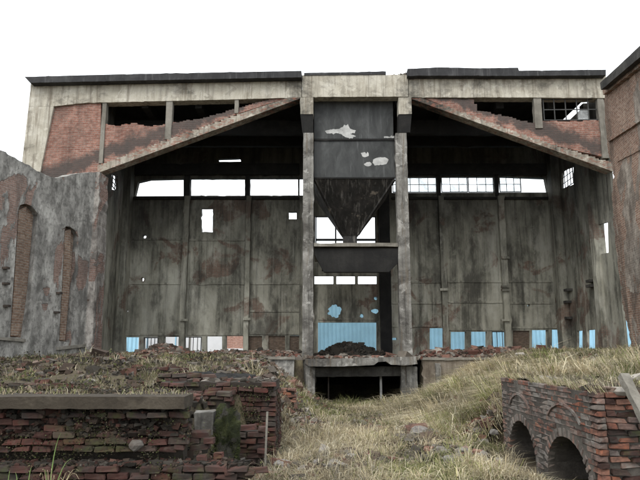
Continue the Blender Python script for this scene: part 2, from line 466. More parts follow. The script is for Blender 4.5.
def rag(pts, step, amp, rnd, closed=True):
    out = []
    n = len(pts)
    for i in range(n if closed else n - 1):
        a = pts[i]; b = pts[(i + 1) % n]
        L = math.hypot(b[0] - a[0], b[1] - a[1])
        k = max(1, int(L / step))
        out.append(a)
        for j in range(1, k):
            t = (j + rnd.uniform(-0.3, 0.3)) / k
            nx, ny = -(b[1] - a[1]) / L, (b[0] - a[0]) / L
            e = rnd.gauss(0, amp * 0.45) + (amp * 2.2 * rnd.choice((-1, 1)) if rnd.random() < 0.05 else 0)
            out.append((a[0] + (b[0] - a[0]) * t + nx * e, a[1] + (b[1] - a[1]) * t + ny * e))
    if not closed: out.append(pts[-1])
    return out

def prism3(bm, loops, ext):
    """loops of 3D points (first outer, rest holes), pushed by ext"""
    tri = tessellate_polygon([[Vector(p) for p in l] for l in loops])
    flat = [Vector(p) for l in loops for p in l]
    f = [bm.verts.new(p) for p in flat]
    k = [bm.verts.new(p + ext) for p in flat]
    for t in tri:
        try:
            bm.faces.new([f[i] for i in t]); bm.faces.new([k[i] for i in reversed(t)])
        except ValueError: pass
    o = 0
    for l in loops:
        m = len(l)
        for i in range(m):
            a, b = o + i, o + (i + 1) % m
            try: bm.faces.new((f[a], f[b], k[b], k[a]))
            except ValueError: pass
        o += m

RND = random.Random(7)
def stairs(pts, step, rnd):
    """broken brick edge: walks the line in brick-sized steps"""
    out = []
    for a, b in zip(pts[:-1], pts[1:]):
        n = max(1, int(abs(b[0] - a[0]) / step))
        for k in range(n):
            t0, t1 = k / n, (k + 1) / n
            y = a[1] + (b[1] - a[1]) * (t0 + t1) / 2 + rnd.uniform(-0.7, 0.7)
            out += [(a[0] + (b[0] - a[0]) * t0 + 0.05, y), (a[0] + (b[0] - a[0]) * t1 - 0.05, y)]
    return out
def slab(name, outer, plane, off, thick, mat, parent, holes=(), step=0, amp=0.0):
    """outline given where it is seen on the plane; real thickness behind it"""
    if amp: outer = rag(outer, min(step, 3.5), amp * 0.55, RND)
    bm = bmesh.new()
    loops = [[plane.pt(p[0], p[1], off) for p in outer]] + [[plane.pt(p[0], p[1], off) for p in h] for h in holes]
    prism3(bm, loops, plane.n * thick)
    return bm_obj(name, bm, mat, parent)

def bm_box(bm, c, s, rot=None):
    vs_ = []
    for dx in (-.5, .5):
        for dy in (-.5, .5):
            for dz in (-.5, .5):
                p = Vector((dx * s[0], dy * s[1], dz * s[2]))
                if rot is not None: p = rot @ p
                vs_.append(bm.verts.new(Vector(c) + p))
    for q in ((0, 1, 3, 2), (4, 6, 7, 5), (0, 4, 5, 1), (2, 3, 7, 6), (0, 2, 6, 4), (1, 5, 7, 3)):
        bm.faces.new([vs_[i] for i in q])

def pbox(name, px0, px1, py0, py1, plane, off, thick, mat, parent, z0=None, z1=None, rough=0.012, seed=None):
    """upright box standing on a plane; z0/z1 (bottom/top) replace the pixel rows when given; edges worn"""
    mx, my = (px0 + px1) / 2, (py0 + py1) / 2
    a = plane.pt(px0, my, off); b = plane.pt(px1, my, off)
    zt = plane.pt(mx, py0, off).z if z1 is None else z1
    zb = plane.pt(mx, py1, off).z if z0 is None else z0
    a.z = b.z = 0
    return worn(name, a, b, zb, zt, plane.n * thick, mat, parent, rough)

def worn(name, a, b, zb, zt, ext, mat, parent, rough=0.012, seg=0.3):
    """box on the base line a-b, from zb to zt, pushed by ext; subdivided and slightly uneven"""
    bm = bmesh.new()
    a = Vector((a[0], a[1], 0)); b = Vector((b[0], b[1], 0)); ext = Vector(ext)
    L = (b - a).length; H = zt - zb
    nu = max(1, min(60, int(L / seg))); nv = max(1, min(60, int(H / seg))); rough = rough * 0.7
    g = {}
    rnd = random.Random(int(abs(a.x * 131 + zb * 977 + L * 71 + H * 13) * 100))
    for w_ in (0, 1):
        for i in range(nu + 1):
            for j in range(nv + 1):
                if w_ == 1 and False: continue
                p = a.lerp(b, i / nu) + Vector((0, 0, zb + H * j / nv)) + ext * w_
                edge = i in (0, nu) or j in (0, nv)
                if rough:
                    e = rough * 0.45 if edge else rough * 0.2
                    if edge and rnd.random() < 0.06: e = rough * 3
                    p += Vector((rnd.gauss(0, e), rnd.gauss(0, e * 0.4), rnd.gauss(0, e)))
                g[w_, i, j] = bm.verts.new(p)
    for i in range(nu):
        for j in range(nv):
            bm.faces.new((g[0, i, j], g[0, i + 1, j], g[0, i + 1, j + 1], g[0, i, j + 1]))
            bm.faces.new((g[1, i, j], g[1, i, j + 1], g[1, i + 1, j + 1], g[1, i + 1, j]))
    for i in range(nu):
        bm.faces.new((g[0, i, 0], g[1, i, 0], g[1, i + 1, 0], g[0, i + 1, 0]))
        bm.faces.new((g[0, i, nv], g[0, i + 1, nv], g[1, i + 1, nv], g[1, i, nv]))
    for j in range(nv):
        bm.faces.new((g[0, 0, j], g[0, 0, j + 1], g[1, 0, j + 1], g[1, 0, j]))
        bm.faces.new((g[0, nu, j], g[1, nu, j], g[1, nu, j + 1], g[0, nu, j + 1]))
    return bm_obj(name, bm, mat, parent)

def wbox(name, x0, x1, y0, y1, z0, z1, mat, parent=None, rough=0.0, seg=0.6):
    return worn(name, (x0, y0), (x1, y0), z0, z1, (0, y1 - y0, 0), mat, parent, rough, seg)

def ellipse(cx, cy, rx, ry, n=14, jit=0.25, seed=1):
    r_ = random.Random(seed); o = []
    for k in range(n):
        a = 2 * math.pi * k / n; q = 1 + r_.uniform(-jit, jit)
        o.append((cx + rx * q * math.cos(a), cy + ry * q * math.sin(a)))
    return o

def rect(x0, y0, x1, y1): return [(x0, y0), (x1, y0), (x1, y1), (x0, y1)]
def ragrect(x0, y0, x1, y1, amp=0.5, seed=0):
    return rag(rect(x0, y0, x1, y1), 3.0, amp, random.Random(seed))

# ------------------------------------------------------------------ terrain
FLOOR = 1.30
def heap_m(x, y):
    """where the rubble heaps of the trench lie"""
    return np.clip(np.exp(-((x - 2.3) / .8) ** 2 - ((y - 11.6) / 2.0) ** 2) + .9 * np.exp(-((x - .35) / .45) ** 2 - ((y - 9.6) / .8) ** 2) + .8 * np.exp(-((x - 1.9) / .5) ** 2 - ((y - 14.5) / 1.5) ** 2), 0, 1)

def pit_z(x, y):
    return .22 * heap_m(x, y) -0.05 - 0.0475 * np.maximum(0, y - 9) + 0.36 * (fbm(x * 0.6, y * 0.45, 3) - 0.5) * sst(8, 12, y) + 0.16 * (fbm(x * 2.1, y * 1.8, 5) - 0.5)


def left_z(x, y):
    b = 0.98 + 0.28 * sst(8, 17, y) + 0.04 * sst(20, 30, y)
    b = b + 0.50 * (fbm(x * 0.6 + 3, y * 0.5, 11) - 0.5) * sst(8.5, 12, y) * (1 - .6 * sst(18, 26, y)) + 0.20 * (fbm(x * 2.3, y * 2.3, 13) - 0.5)
    b = b + 0.28 * np.exp(-((x + 4.6) / 1.3) ** 2 - ((y - 13.5) / 2.0) ** 2)
    return b

def right_z(x, y):
    b = 1.16 + 0.08 * sst(11, 16, y) + 0.30 * sst(5.5, 10, x) * sst(9, 16, y) - 0.5 * sst(12, 16, y) * (1 - sst(5.5, 9, x))
    return b + 0.20 * (fbm(x * 0.6, y * 0.5, 21) - 0.45) + 0.12 * (fbm(x * 2.2, y * 2.2, 23) - 0.5)

def hmap(x, y, top=True):
    """ground height; top: the soil lying on the arched vault counts as ground"""
    x = np.asarray(x, float); y = np.asarray(y, float)
    p = pit_z(x, y) - 0.16 * sst(2.4, 3.3, x) * (1 - sst(11, 13, y))
    # left bank
    xl = np.interp(y, [0, 7.5, 8.2, 9.9, 10.0, 12.0, 13.0, 16.0, 22.0, 28.0, 30], [-2.0, -2.0, -1.7, -1.5, -1.0, -1.0, -0.7, -0.2, 0.4, 0.7, 0.7])
    wl = np.interp(y, [0, 10, 12, 13, 16, 22, 28, 30], [0.25, 0.35, 0.35, 0.7, 1.7, 2.9, 4.0, 4.0])
    tl = sst(0, 1, (xl - x) / wl) * sst(7.72, 7.95, y)
    z = p * (1 - tl) + left_z(x, y) * tl
    # right bank
    vx = 3.47 if top else 6.95
    xr = np.interp(y, [0, 11.6, 11.9, 13, 20, 28, 30], [vx, vx, vx, 2.2, 2.3, 2.6, 2.8])
    wr = np.interp(y, [0, 11.6, 11.9, 13, 20, 28, 30], [0.12, 0.12, 0.12, 2.8, 4.8, 6.5, 6.5])
    tr = sst(0, 1, (x - xr) / wr) * sst(7.6, 7.72, y)
    z = z * (1 - tr) + right_z(x, y) * tr
    z = z + 0.42 * np.exp(-((x - 4.2) / 1.3) ** 2 - ((y - 20.5) / 2.6) ** 2)
    # hall floor
    th = sst(29.75, 29.9, y)
    void = (x > -0.75) & (x < 4.9) & (y < 36.9)
    inside = np.where(void, -1.15, 1.18)
    zb = np.where(y > 40, 1.15, inside)
    return z * (1 - th) + zb * th

def axis(lo, hi, f0, f1, fine, far):
    mid = list(np.arange(f0, f1 + 1e-6, fine))
    a = []; s = fine; v = f0
    while v > -far + lo * 0: 
        s *= 1.35; v -= s; a.append(v)
    c = []; s = fine; v = mid[-1]
    while v < far:
        s *= 1.35; v += s; c.append(v)
    return np.array(a[::-1] + mid + c)

def grid_mesh(name, xs, ys, zf, mat):
    X, Y = np.meshgrid(xs, ys)
    Z = zf(X, Y)
    v = np.stack([X, Y, Z], -1).reshape(-1, 3)
    nx, ny = len(xs), len(ys)
    i = np.arange(nx - 1); j = np.arange(ny - 1)
    I, J = np.meshgrid(i, j); b = (J * nx + I).ravel()
    q = np.stack([b, b + 1, b + 1 + nx, b + nx], -1)
    return np_mesh(name, v, q, mat, smooth=True)

def np_mesh(name, v, faces, mat, tint=None, parent=None, smooth=False, base=None):
    me = bpy.data.meshes.new(name)
    n, k = faces.shape
    me.vertices.add(len(v)); me.vertices.foreach_set('co', v.astype(np.float32).ravel())
    me.loops.add(n * k); me.loops.foreach_set('vertex_index', faces.astype(np.int32).ravel())
    me.polygons.add(n); me.polygons.foreach_set('loop_start', (np.arange(n) * k).astype(np.int32))
    try: me.polygons.foreach_set('loop_total', np.full(n, k, np.int32))
    except Exception: pass
    me.update(calc_edges=True)
    if tint is not None:
        at_ = me.attributes.new('tint', 'FLOAT_COLOR', 'POINT')
        at_.data.foreach_set('color', np.concatenate([tint, np.ones((len(tint), 1))], 1).astype(np.float32).ravel())
    me.polygons.foreach_set('use_smooth', np.full(n, smooth, bool))
    return link_mesh(name, me, mat, parent, base)

gx = axis(0, 0, -16.0, 17.0, 0.15, 900)
gy = axis(0, 0, 3.5, 31.0, 0.13, 1200)
g = grid_mesh('ground', gx, gy, lambda X, Y: hmap(X, Y, False), M['ground'])
tag(g, kind='structure')
ts = grid_mesh('terrace_soil', np.linspace(3.52, 7.2, 36), np.linspace(7.78, 11.95, 40), lambda X, Y: right_z(X, Y) + 0.03 - 0.18 * sst(11.6, 11.9, Y) - 0.25 * sst(7.0, 7.2, X), M['ground'])
tag(ts, kind='structure')

# ------------------------------------------------------------------ the hall
hall = root('ruined_hall', (0, 30, FLOOR), 'huge roofed ruin of a concrete and brick industrial hall with open front', 'building')

# floor slab round the pit
fl = wbox('hall_floor', -12.2, -0.78, 29.9, 37.0, FLOOR - 0.14, FLOOR, M['floor'], None, 0.02)
tag(fl, kind='structure')
fr = wbox('hall_floor', 4.93, 15.6, 29.9, 37.0, FLOOR - 0.14, FLOOR, M['floor'], None, 0.02)
tag(fr, kind='structure')

ZTOP = FRONT.pt(160, 82).z
# outer column, tapering
slab('front_column', [(28.4, 106.4), (53.6, 106.4), (40, 172), (28, 240), (18, 345), (2, 345), (22, 162)], FRONT, 0.0, 0.7, M['pale'], hall)
# top beams
slab('portal_beam', [(31, 82.2), (301.5, 77.5), (301.5, 97.2), (240, 99.2), (103, 102.5), (84, 103), (54.2, 106.2), (28.4, 106.2)], FRONT, 0.0, 0.6, M['pale'], hall, step=9, amp=0.3)
slab('portal_beam', [(301.9, 75.2), (408.2, 74.6), (408.2, 96.5), (301.9, 97)], FRONT, -0.06, 0.6, M['pale'], hall, step=9, amp=0.25)
slab('portal_beam', [(408.6, 76), (606, 75.3), (606, 98), (520, 97.4), (408.6, 97.4)], FRONT, 0.0, 0.6, M['pale'], hall, step=9, amp=0.3)
# roof edge slabs, jutting forward
slab('roof_edge', [(24.5, 76.8), (120, 74.2), (301.5, 70.8), (301.5, 77.2), (150, 80.2), (30, 82.8)], FRONT, -0.45, 1.2, M['roofedge'], hall, step=10, amp=0.25)
slab('roof_edge', [(304, 72.8), (386, 71.4), (386, 74.3), (304, 75.3)], FRONT, -0.1, 0.8, M['roofedge'], hall, step=10, amp=0.2)
slab('roof_edge', [(407.5, 68.8), (440, 67.2), (480, 68.2), (518, 67.6), (519, 70.6), (606, 69.6), (606, 75.2), (520, 75.8), (407.5, 75.6)], FRONT, -0.4, 1.2, M['roofedge'], hall, step=6, amp=0.35)
# main roof and ceiling beams
for x0, x1 in ((-14.6, -0.9), (-0.85, 4.2), (4.25, 14.6)):
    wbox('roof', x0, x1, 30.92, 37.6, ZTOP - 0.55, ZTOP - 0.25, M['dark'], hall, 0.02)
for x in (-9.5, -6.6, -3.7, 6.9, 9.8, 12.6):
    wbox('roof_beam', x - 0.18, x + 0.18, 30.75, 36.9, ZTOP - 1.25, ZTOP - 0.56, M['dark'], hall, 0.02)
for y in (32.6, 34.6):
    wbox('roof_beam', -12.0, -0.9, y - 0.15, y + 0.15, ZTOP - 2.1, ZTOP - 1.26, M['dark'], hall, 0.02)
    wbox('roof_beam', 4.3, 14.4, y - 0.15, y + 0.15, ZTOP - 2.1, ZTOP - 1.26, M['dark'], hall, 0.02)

# ---- left bay of the front: haunch strip, brick infill, mullions
slab('haunch_strip', [(97.5, 173), (303, 97.4), (288, 97.6)] + stairs([(240, 113.5), (170, 139), (97.5, 165.5)], 3.1, random.Random(8)), FRONT, -0.05, 0.65, M['strip'], hall)
slab('brick_panel', [(53.5, 102), (101, 101), (99.5, 200), (33, 205)], FRONT, 0.12, 0.35, M['infill'], hall)
rs = random.Random(3)
slab('brick_panel', stairs([(104, 124), (118, 126), (134, 123), (150, 126.5), (166, 124), (200, 118.5), (232, 110), (272, 98.2)], 3.2, rs) + [(285, 98.4), (240, 113), (104, 164)], FRONT, 0.10, 0.38, M['infill'], hall)
for a in ((100.6, 104.6, 101.5, 163), (165.5, 171.8, 99.8, 139), (234.6, 238.4, 98, 113)):
    pbox('mullion', a[0], a[1], a[2], a[3], FRONT, 0.04, 0.3, M['grey'], hall)
# ---- right bay of the front
slab('haunch_strip', [(411, 98.6), (422, 98.2)] + stairs([(440, 104), (500, 126), (540, 140.5), (612.5, 163)], 3.3, random.Random(9)) + [(613, 171.5)], FRONT, -0.05, 0.65, M['strip'], hall)
slab('brick_panel', [(424, 98)] + stairs([(440, 98.3), (474, 99), (477, 110), (505, 116), (535, 124)], 3.4, rs) + [(535.2, 121), (544, 121)] + stairs([(544, 121), (603, 120.5)], 6, rs) + [(608, 158), (540, 142), (470, 116)], FRONT, 0.10, 0.38, M['infill'], hall)
pbox('mullion', 534.6, 542, 97.5, 128, FRONT, 0.04, 0.3, M['grey'], hall)
pbox('mullion', 600, 606.5, 98, 158, FRONT, 0.03, 0.3, M['grey'], hall)

def window(px0, py0, px1, py1, plane, off, nx, ny, parent, keep=1.0, seed=0, frame=0.05, bar=0.03):
    """steel window: outer frame with glazing bars and the panes still in place"""
    rn = random.Random(seed)
    my = (py0 + py1) / 2; mx = (px0 + px1) / 2
    a = plane.pt(px0, my, off); b = plane.pt(px1, my, off)
    z1 = plane.pt(mx, py0, off).z; z0 = plane.pt(mx, py1, off).z
    d = Vector((b.x - a.x, b.y - a.y, 0)); L = d.length; d.normalize()
    rot = Matrix((d, plane.n, Vector((0, 0, 1)))).transposed()
    base = Vector((a.x, a.y, 0))
    def P(s, z): return base + d * s + Vector((0, 0, z))
    bm = bmesh.new()
    for s in (frame / 2, L - frame / 2): bm_box(bm, P(s, (z0 + z1) / 2), (frame, 0.06, z1 - z0), rot)
    for z in (z0 + frame / 2, z1 - frame / 2): bm_box(bm, P(L / 2, z), (L - 2 * frame, 0.06, frame), rot)
    wf = bm_obj('window', bm, M['frame'], parent)
    for k in range(1, nx):
        bm = bmesh.new(); bm_box(bm, P(L * k / nx, (z0 + z1) / 2), (bar, 0.045, z1 - z0 - 2 * frame), rot)
        bm_obj('glazing_bar', bm, M['frame'], wf)
    for k in range(1, ny):
        bm = bmesh.new(); bm_box(bm, P(L / 2, z0 + (z1 - z0) * k / ny), (L - 2 * frame, 0.04, bar), rot)
        bm_obj('glazing_bar', bm, M['frame'], wf)
    for i in range(nx):
        for j in range(ny):
            if rn.random() > keep: continue
            s0, s1 = L * i / nx, L * (i + 1) / nx
            q0, q1 = z0 + (z1 - z0) * j / ny, z0 + (z1 - z0) * (j + 1) / ny
            bm = bmesh.new()
            bm_box(bm, P((s0 + s1) / 2, (q0 + q1) / 2) + plane.n * 0.004, (s1 - s0 - bar, 0.006, q1 - q0 - bar), rot)
            bm_obj('pane', bm, M['glass'], wf)
    return wf
window(543, 98.8, 599.5, 120.5, FRONT, 0.2, 5, 2, hall, 0.45, 5, 0.05, 0.05)

# ---- central columns with their caps
def zof(px, py, off=0.0): return FRONT.pt(px, py, off).z
for (x0, x1, cx0, cx1) in ((302.6, 313.2, 300.4, 313.2), (398.6, 410.2, 398.6, 411.6)):
    pbox('front_column', x0, x1, 133, 400, FRONT, 0.0, 0.62, M['column'], hall, z0=-1.3, rough=0.02)
    pbox('column_cap', cx0, cx1, 97.4, 114, FRONT, -0.12, 0.75, M['pale'], hall, rough=0.015)
    a = FRONT.pt(cx0, 114); b = FRONT.pt(cx1, 114)
    zt, zm = zof(306, 114) - 0.01, zof(306, 133)
    bm = bmesh.new()
    x0w, x1w = FRONT.pt(x0, 133).x, FRONT.pt(x1, 133).x
    ya = (a.y + b.y) / 2
    tv = [bm.verts.new((a.x, ya - 0.1, zt)), bm.verts.new((b.x, ya - 0.1, zt)), bm.verts.new((b.x, ya + 0.62, zt)), bm.verts.new((a.x, ya + 0.62, zt))]
    bv = [bm.verts.new((x0w, ya + 0.02, zm)), bm.verts.new((x1w, ya + 0.02, zm)), bm.verts.new((x1w, ya + 0.62, zm)), bm.verts.new((x0w, ya + 0.62, zm))]
    bm.faces.new(tv); bm.faces.new(bv)
    for i in range(4): bm.faces.new((tv[i], tv[(i + 1) % 4], bv[(i + 1) % 4], bv[i]))
    bm_obj('cap_bracket', bm, M['dark'], hall)
XL_, XR_ = FRONT.pt(313.4, 250).x, FRONT.pt(398.4, 250).x      # clear width between the columns

# ---- platform under the hopper
zp = zof(356, 244, 0.3)
wbox('platform', XL_ + 0.02, XR_ - 0.02, 29.95, 35.4, zp - 0.18, zp, M['grey'], hall, 0.015)
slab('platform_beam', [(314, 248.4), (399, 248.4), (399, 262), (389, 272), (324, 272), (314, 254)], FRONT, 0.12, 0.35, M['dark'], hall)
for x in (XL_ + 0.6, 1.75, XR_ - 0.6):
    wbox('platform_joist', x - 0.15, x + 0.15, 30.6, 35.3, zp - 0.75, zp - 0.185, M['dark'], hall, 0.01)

# ---- lower deck, broken lip, and the pit under it
slab('deck_slab', [(305, 359), (340, 358.5), (416, 356.5), (417.5, 364), (404, 365.5), (391, 364.8), (386, 361.4), (378, 362), (374, 365), (340, 366.5), (309, 366.5), (304.5, 363)], FRONT, -0.85, 1.75, M['column'], hall, step=5, amp=0.35)
wbox('deck_slab', -0.76, 4.91, 30.78, 36.98, FLOOR - 0.15, FLOOR + 0.02, M['floor'], hall, 0.01)
slab('deck_beam', [(315, 367.2), (406.5, 366.4), (406.5, 376), (315, 377)], FRONT, 0.05, 0.5, M['bracket'], hall, step=8, amp=0.3)
pbox('deck_post', 305.8, 315, 367, 402, FRONT, -0.15, 0.7, M['column'], hall, z0=-1.4, rough=0.02)
pbox('deck_post', 407, 417.6, 366.8, 402, FRONT, -0.15, 0.7, M['column'], hall, z0=-1.4, rough=0.02)
for k, (px, wd) in enumerate(((381, 2.2), (328.5, 1.2))):
    pbox('pit_stanchion', px - wd / 2, px + wd / 2, 376.5, 402, FRONT, 0.7, 0.12, M['whitepaint'] if k == 0 else M['iron'], hall, z0=-1.2, rough=0.0)
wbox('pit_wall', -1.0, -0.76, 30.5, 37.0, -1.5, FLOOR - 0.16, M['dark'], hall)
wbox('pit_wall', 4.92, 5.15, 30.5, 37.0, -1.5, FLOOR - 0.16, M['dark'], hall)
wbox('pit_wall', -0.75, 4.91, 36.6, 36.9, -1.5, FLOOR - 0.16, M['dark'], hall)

# ---- back wall with its openings
bz_top = BACK.pt(320, 100).z
holes = [
    [(134.5, 196.2), (138, 182), (150, 179.2), (183.5, 178.4), (183.5, 196)],
    ragrect(190, 178.2, 244.8, 195.6, 0.15, 2), ragrect(249.8, 178, 298, 195.4, 0.15, 3), rect(299.5, 178, 310, 195.4),
    ragrect(201.2, 208, 212.8, 232.2, 0.5, 4),
    ellipse(144.3, 236.5, 2.0, 2.0, 8, .2, 5), ellipse(142.2, 279.4, 1.7, 2.2, 8, .2, 6), ellipse(127, 311, 1.2, 1.6, 8, .2, 7),
    ragrect(288.6, 211.6, 296.6, 219.2, 0.5, 8), rag([(218, 158.6), (240, 157.8), (241, 161.6), (219, 161.8)], 5, 0.2, random.Random(9)),
    rect(124.6, 337.2, 139, 352), rect(143.6, 337.2, 158.4, 352), rect(164.2, 336.8, 180.2, 352), rect(184.6, 336.6, 201.8, 352),
    rect(206.4, 336.4, 222, 352), rect(226, 336, 243, 352), rect(248.4, 336, 262, 352), rect(268.4, 335.8, 285, 352), rect(289.6, 335.6, 303, 352),
    rect(315.2, 216, 376.4, 245), rect(314.4, 275.8, 333.4, 284), rect(336.4, 275.8, 355.2, 284), rect(358, 275.8, 377, 284),
    rect(318, 322.4, 376.8, 353), ellipse(334.6, 311, 6.2, 6.6, 26, .2, 10), ellipse(375, 310.8, 4, 2.4, 9, .3, 11),
    ellipse(375.6, 298.2, 2.1, 1.8, 8, .2, 12), ellipse(362, 315.4, 2.1, 2.2, 7, .3, 13), rect(391.5, 337.8, 397, 340),
    rect(392, 176.6, 437, 192.8), rect(441, 176.4, 494.8, 192.6), [(499, 176.2), (545.5, 178), (548.4, 192.4), (499, 192.4)],
    ellipse(528.8, 305.5, 1.1, 1.8, 8, .2, 15),
    rect(429.8, 328, 443.8, 352), rect(450.8, 331.8, 466, 352), rect(471.2, 331.6, 487, 352), rect(491.8, 331.2, 508, 352),
    rect(513, 330.6, 529.6, 352), rect(532, 330, 547.8, 352), rect(552, 329.6, 565.6, 352)]
_dy = lambda py: CT - (240.0 - py) / FPX * ST
_cx = lambda X, py: 320 + FPX * X * _dy(py) / 37.0
_xb0, _xb1 = BACK.pt(123, 250).x - .02, BACK.pt(560, 250).x + .02
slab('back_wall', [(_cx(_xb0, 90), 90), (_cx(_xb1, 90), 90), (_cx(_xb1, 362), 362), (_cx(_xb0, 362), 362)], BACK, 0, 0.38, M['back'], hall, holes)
# bricked-up openings
for r_ in ((248.4, 262), (268.4, 285), (289.6, 303)):
    pbox('blocked_opening', r_[0] - .2, r_[1] + .2, 335.8, 352, BACK, 0.1, 0.2, M['darkbrick'], hall)
pbox('blocked_opening', 512.8, 529.8, 330.4, 352, BACK, 0.1, 0.2, M['darkbrick'], hall)
# pilasters and ribs
def bz(py): return BACK.pt(320, py).z
for (a, b_) in ((181, 186.4), (244.6, 249.4), (441.6, 446.8), (502.6, 508.6), (380, 391), (299.5, 313)):
    big = a == 380
    pbox('pilaster', a, b_, 260, 300, BACK, -0.34, 0.34, M['dark'] if big else M['back'], hall, z0=FLOOR, z1=bz(197) if not big else bz(110), rough=0.02)
for (a, b_) in ((184, 189.6), (245.2, 249.4), (437.4, 440.6), (495.2, 498.6)):
    pbox('window_mullion', a, b_, 177, 196, BACK, -0.1, 0.5, M['dark'], hall, z1=bz(172), rough=0.01)
for (a, b_, p) in ((121, 181, 283.5), (186.4, 244.6, 283.5), (249.4, 299.5, 283.5), (121, 181, 239), (186.4, 244.6, 240), (249.4, 299.5, 311),
                   (447, 502.4, 302), (446.8, 502.4, 281.5), (509, 552, 281.5), (509, 552, 303), (392, 441.4, 282), (392, 441.4, 303), (318, 378, 319),
                   (392, 441.4, 326), (447, 502.4, 329.4), (509, 560, 327.6), (124, 181, 334.6), (186.6, 244.4, 334.4), (249.6, 299.4, 333.6)):
    pbox('wall_rib', a + .1, b_ - .1, p - 0.9, p + 0.9, BACK, -0.05, 0.05, M['back'], hall, rough=0.015)
# ledge under the high windows
for (a, b_) in ((130, 299), (392, 551)):
    pbox('window_ledge', a, b_, 196.8, 199, BACK, -0.16, 0.16, M['dark'], hall, rough=0.01)
# dark wall beam over the windows
for (a, b_) in ((122, 299), (392, 556)):
    pbox('wall_beam', a, b_, 163.5, 174.5, BACK, -0.22, 0.22, M['dark'], hall, rough=0.02)
# crane-rail brackets
for (px, py) in ((505.6, 257.5), (505.6, 286.5), (505.8, 290), (444.2, 289.5), (247, 319), (183.7, 320), (505.6, 320), (118.5, 290), (118.5, 308)):
    pbox('bracket', px - 4, px + 4, py - 1.1, py + 1.1, BACK, -0.48, 0.2, M['back'], hall, rough=0.01)
# glazing that is left in the right bay
window(392.4, 176.8, 436.8, 192.6, BACK, 0.12, 5, 2, hall, 0.9, 21)
window(441.2, 176.6, 467.6, 192.4, BACK, 0.12, 3, 2, hall, 0.95, 22)
window(468, 176.6, 494.6, 192.4, BACK, 0.12, 3, 2, hall, 0.9, 23)
window(499.2, 176.4, 521, 192.2, BACK, 0.12, 3, 2, hall, 0.9, 24)
window(315.4, 216.2, 376.2, 244.8, BACK, 0.12, 3, 1, hall, 0.0, 25, 0.08, 0.10)
pbox('glazing_rail', 315.4, 376.2, 238.6, 240.8, BACK, 0.08, 0.1, M['frame'], hall, rough=0)
for (a, b_, t, s) in ((143.8, 158.2, 337.4, 31), (184.8, 201.6, 336.8, 32), (491.9, 507.9, 331.4, 33), (586.5, 586.6, 1, 0)):
    if s: window(a, t, b_, 351.5, BACK, 0.12, 4 if s < 33 else 3, 1, hall, 0.0, s, 0.05, 0.035)

# ---- side walls of the hall
lf, lb, rf_, rb_ = FRONT.pt(98, 250, .4), BACK.pt(123, 250), FRONT.pt(618, 250, .05), BACK.pt(560, 250)
LSIDE = Plane((lf.x, lf.y), (lb.x, lb.y))
RSIDE = Plane((rf_.x, rf_.y), (rb_.x, rb_.y))
def side(plane, y0, y1, holes_, name='side_wall'):
    def P(y, z):
        t = (y - plane.a.y) / plane.d.y
        q = plane.a + plane.d * t
        return Vector((q.x, q.y, z))
    bm = bmesh.new()
    outer = [P(y0, 0.9), P(y1, 0.9), P(y1, ZTOP - 0.56), P(y0, ZTOP - 0.56)]
    lo = [outer]
    for h in holes_:
        pts = [plane.pt(px, py) for px, py in h]
        lo.append(pts)
    n = plane.n.copy()
    prism3(bm, lo, n * 0.14)
    return bm_obj(name, bm, M['back'], hall)
side(LSIDE, 30.4, 36.98, [[(112, 174), (118, 176.5), (118, 191), (112, 189.5)]])
side(RSIDE, 29.85, 36.98, [[(561.5, 171), (573.5, 166.5), (573.5, 184.5), (561.5, 189)], [(598.5, 224.5), (607.8, 222), (608.5, 252.6), (599, 254.4)],
                        [(577, 331), (582.4, 330.6), (582.4, 350), (577, 350)], [(587, 330.2), (595, 329.6), (595, 350), (587, 350)], [(590, 167.5), (594.5, 166), (594.5, 171), (590, 172.5)]])
window(561.7, 168.5, 573.3, 187, RSIDE, 0.05, 4, 3, hall, 0.0, 41, 0.03, 0.03)
window(112.2, 175.4, 117.8, 190, LSIDE, 0.05, 2, 3, hall, 0.0, 42, 0.04, 0.035)
for (px) in (548.5,):
    wbox('pilaster', rb_.x - .55, rb_.x - .02, 36.2, 36.95, FLOOR, ZTOP - 0.6, M['back'], hall, 0.02)
wbox('pilaster', lb.x + .02, lb.x + .5, 36.2, 36.95, FLOOR, ZTOP - 0.6, M['back'], hall, 0.02)
wbox('pilaster', (rf_.x + rb_.x) / 2 - .3, (rf_.x + rb_.x) / 2 + .3, 31.6, 32.1, FLOOR, ZTOP - 0.6, M['back'], hall, 0.02)
for (px, py) in ((594, 281), (594, 286), (570, 302), (571, 318), (571, 290)):
    p = RSIDE.pt(px, py)
    wbox('bracket', p.x - 0.35, p.x + 0.05, p.y - 0.25, p.y + 0.25, p.z - 0.07, p.z + 0.07, M['bracket'], hall)

# ------------------------------------------------------------------ bin and hopper between the columns
hop = root('coal_hopper', (1.75, 32.6, zp), 'blackened steel coal bin with funnel hopper hung between the two central columns', 'hopper')
def zh(py, off): return FRONT.pt(355, py, off).z
Y0 = 30.42
wbox('bin_panel', XL_ + 0.02, XR_ - 0.02, Y0 + 0.25, Y0 + 0.33, zh(139, .6), zh(98, .6), M['bin'], hop, 0.01)
wbox('bin_panel', XL_ + 0.02, XR_ - 0.02, Y0, Y0 + 0.08, zh(177, .4), zh(140.6, .4), M['bin'], hop, 0.01)
wbox('bin_ledge', XL_ + 0.02, XR_ - 0.02, Y0 - 0.06, Y0 + 0.24, zh(140.4, .4), zh(138.6, .4), M['dark'], hop, 0.008)
wbox('bin_panel', XL_ + 0.02, XL_ + 0.1, Y0 + 0.34, 34.7, zh(177, .4), zh(98, .6), M['bin'], hop)
wbox('bin_panel', XR_ - 0.1, XR_ - 0.02, Y0 + 0.34, 34.7, zh(177, .4), zh(98, .6), M['bin'], hop)
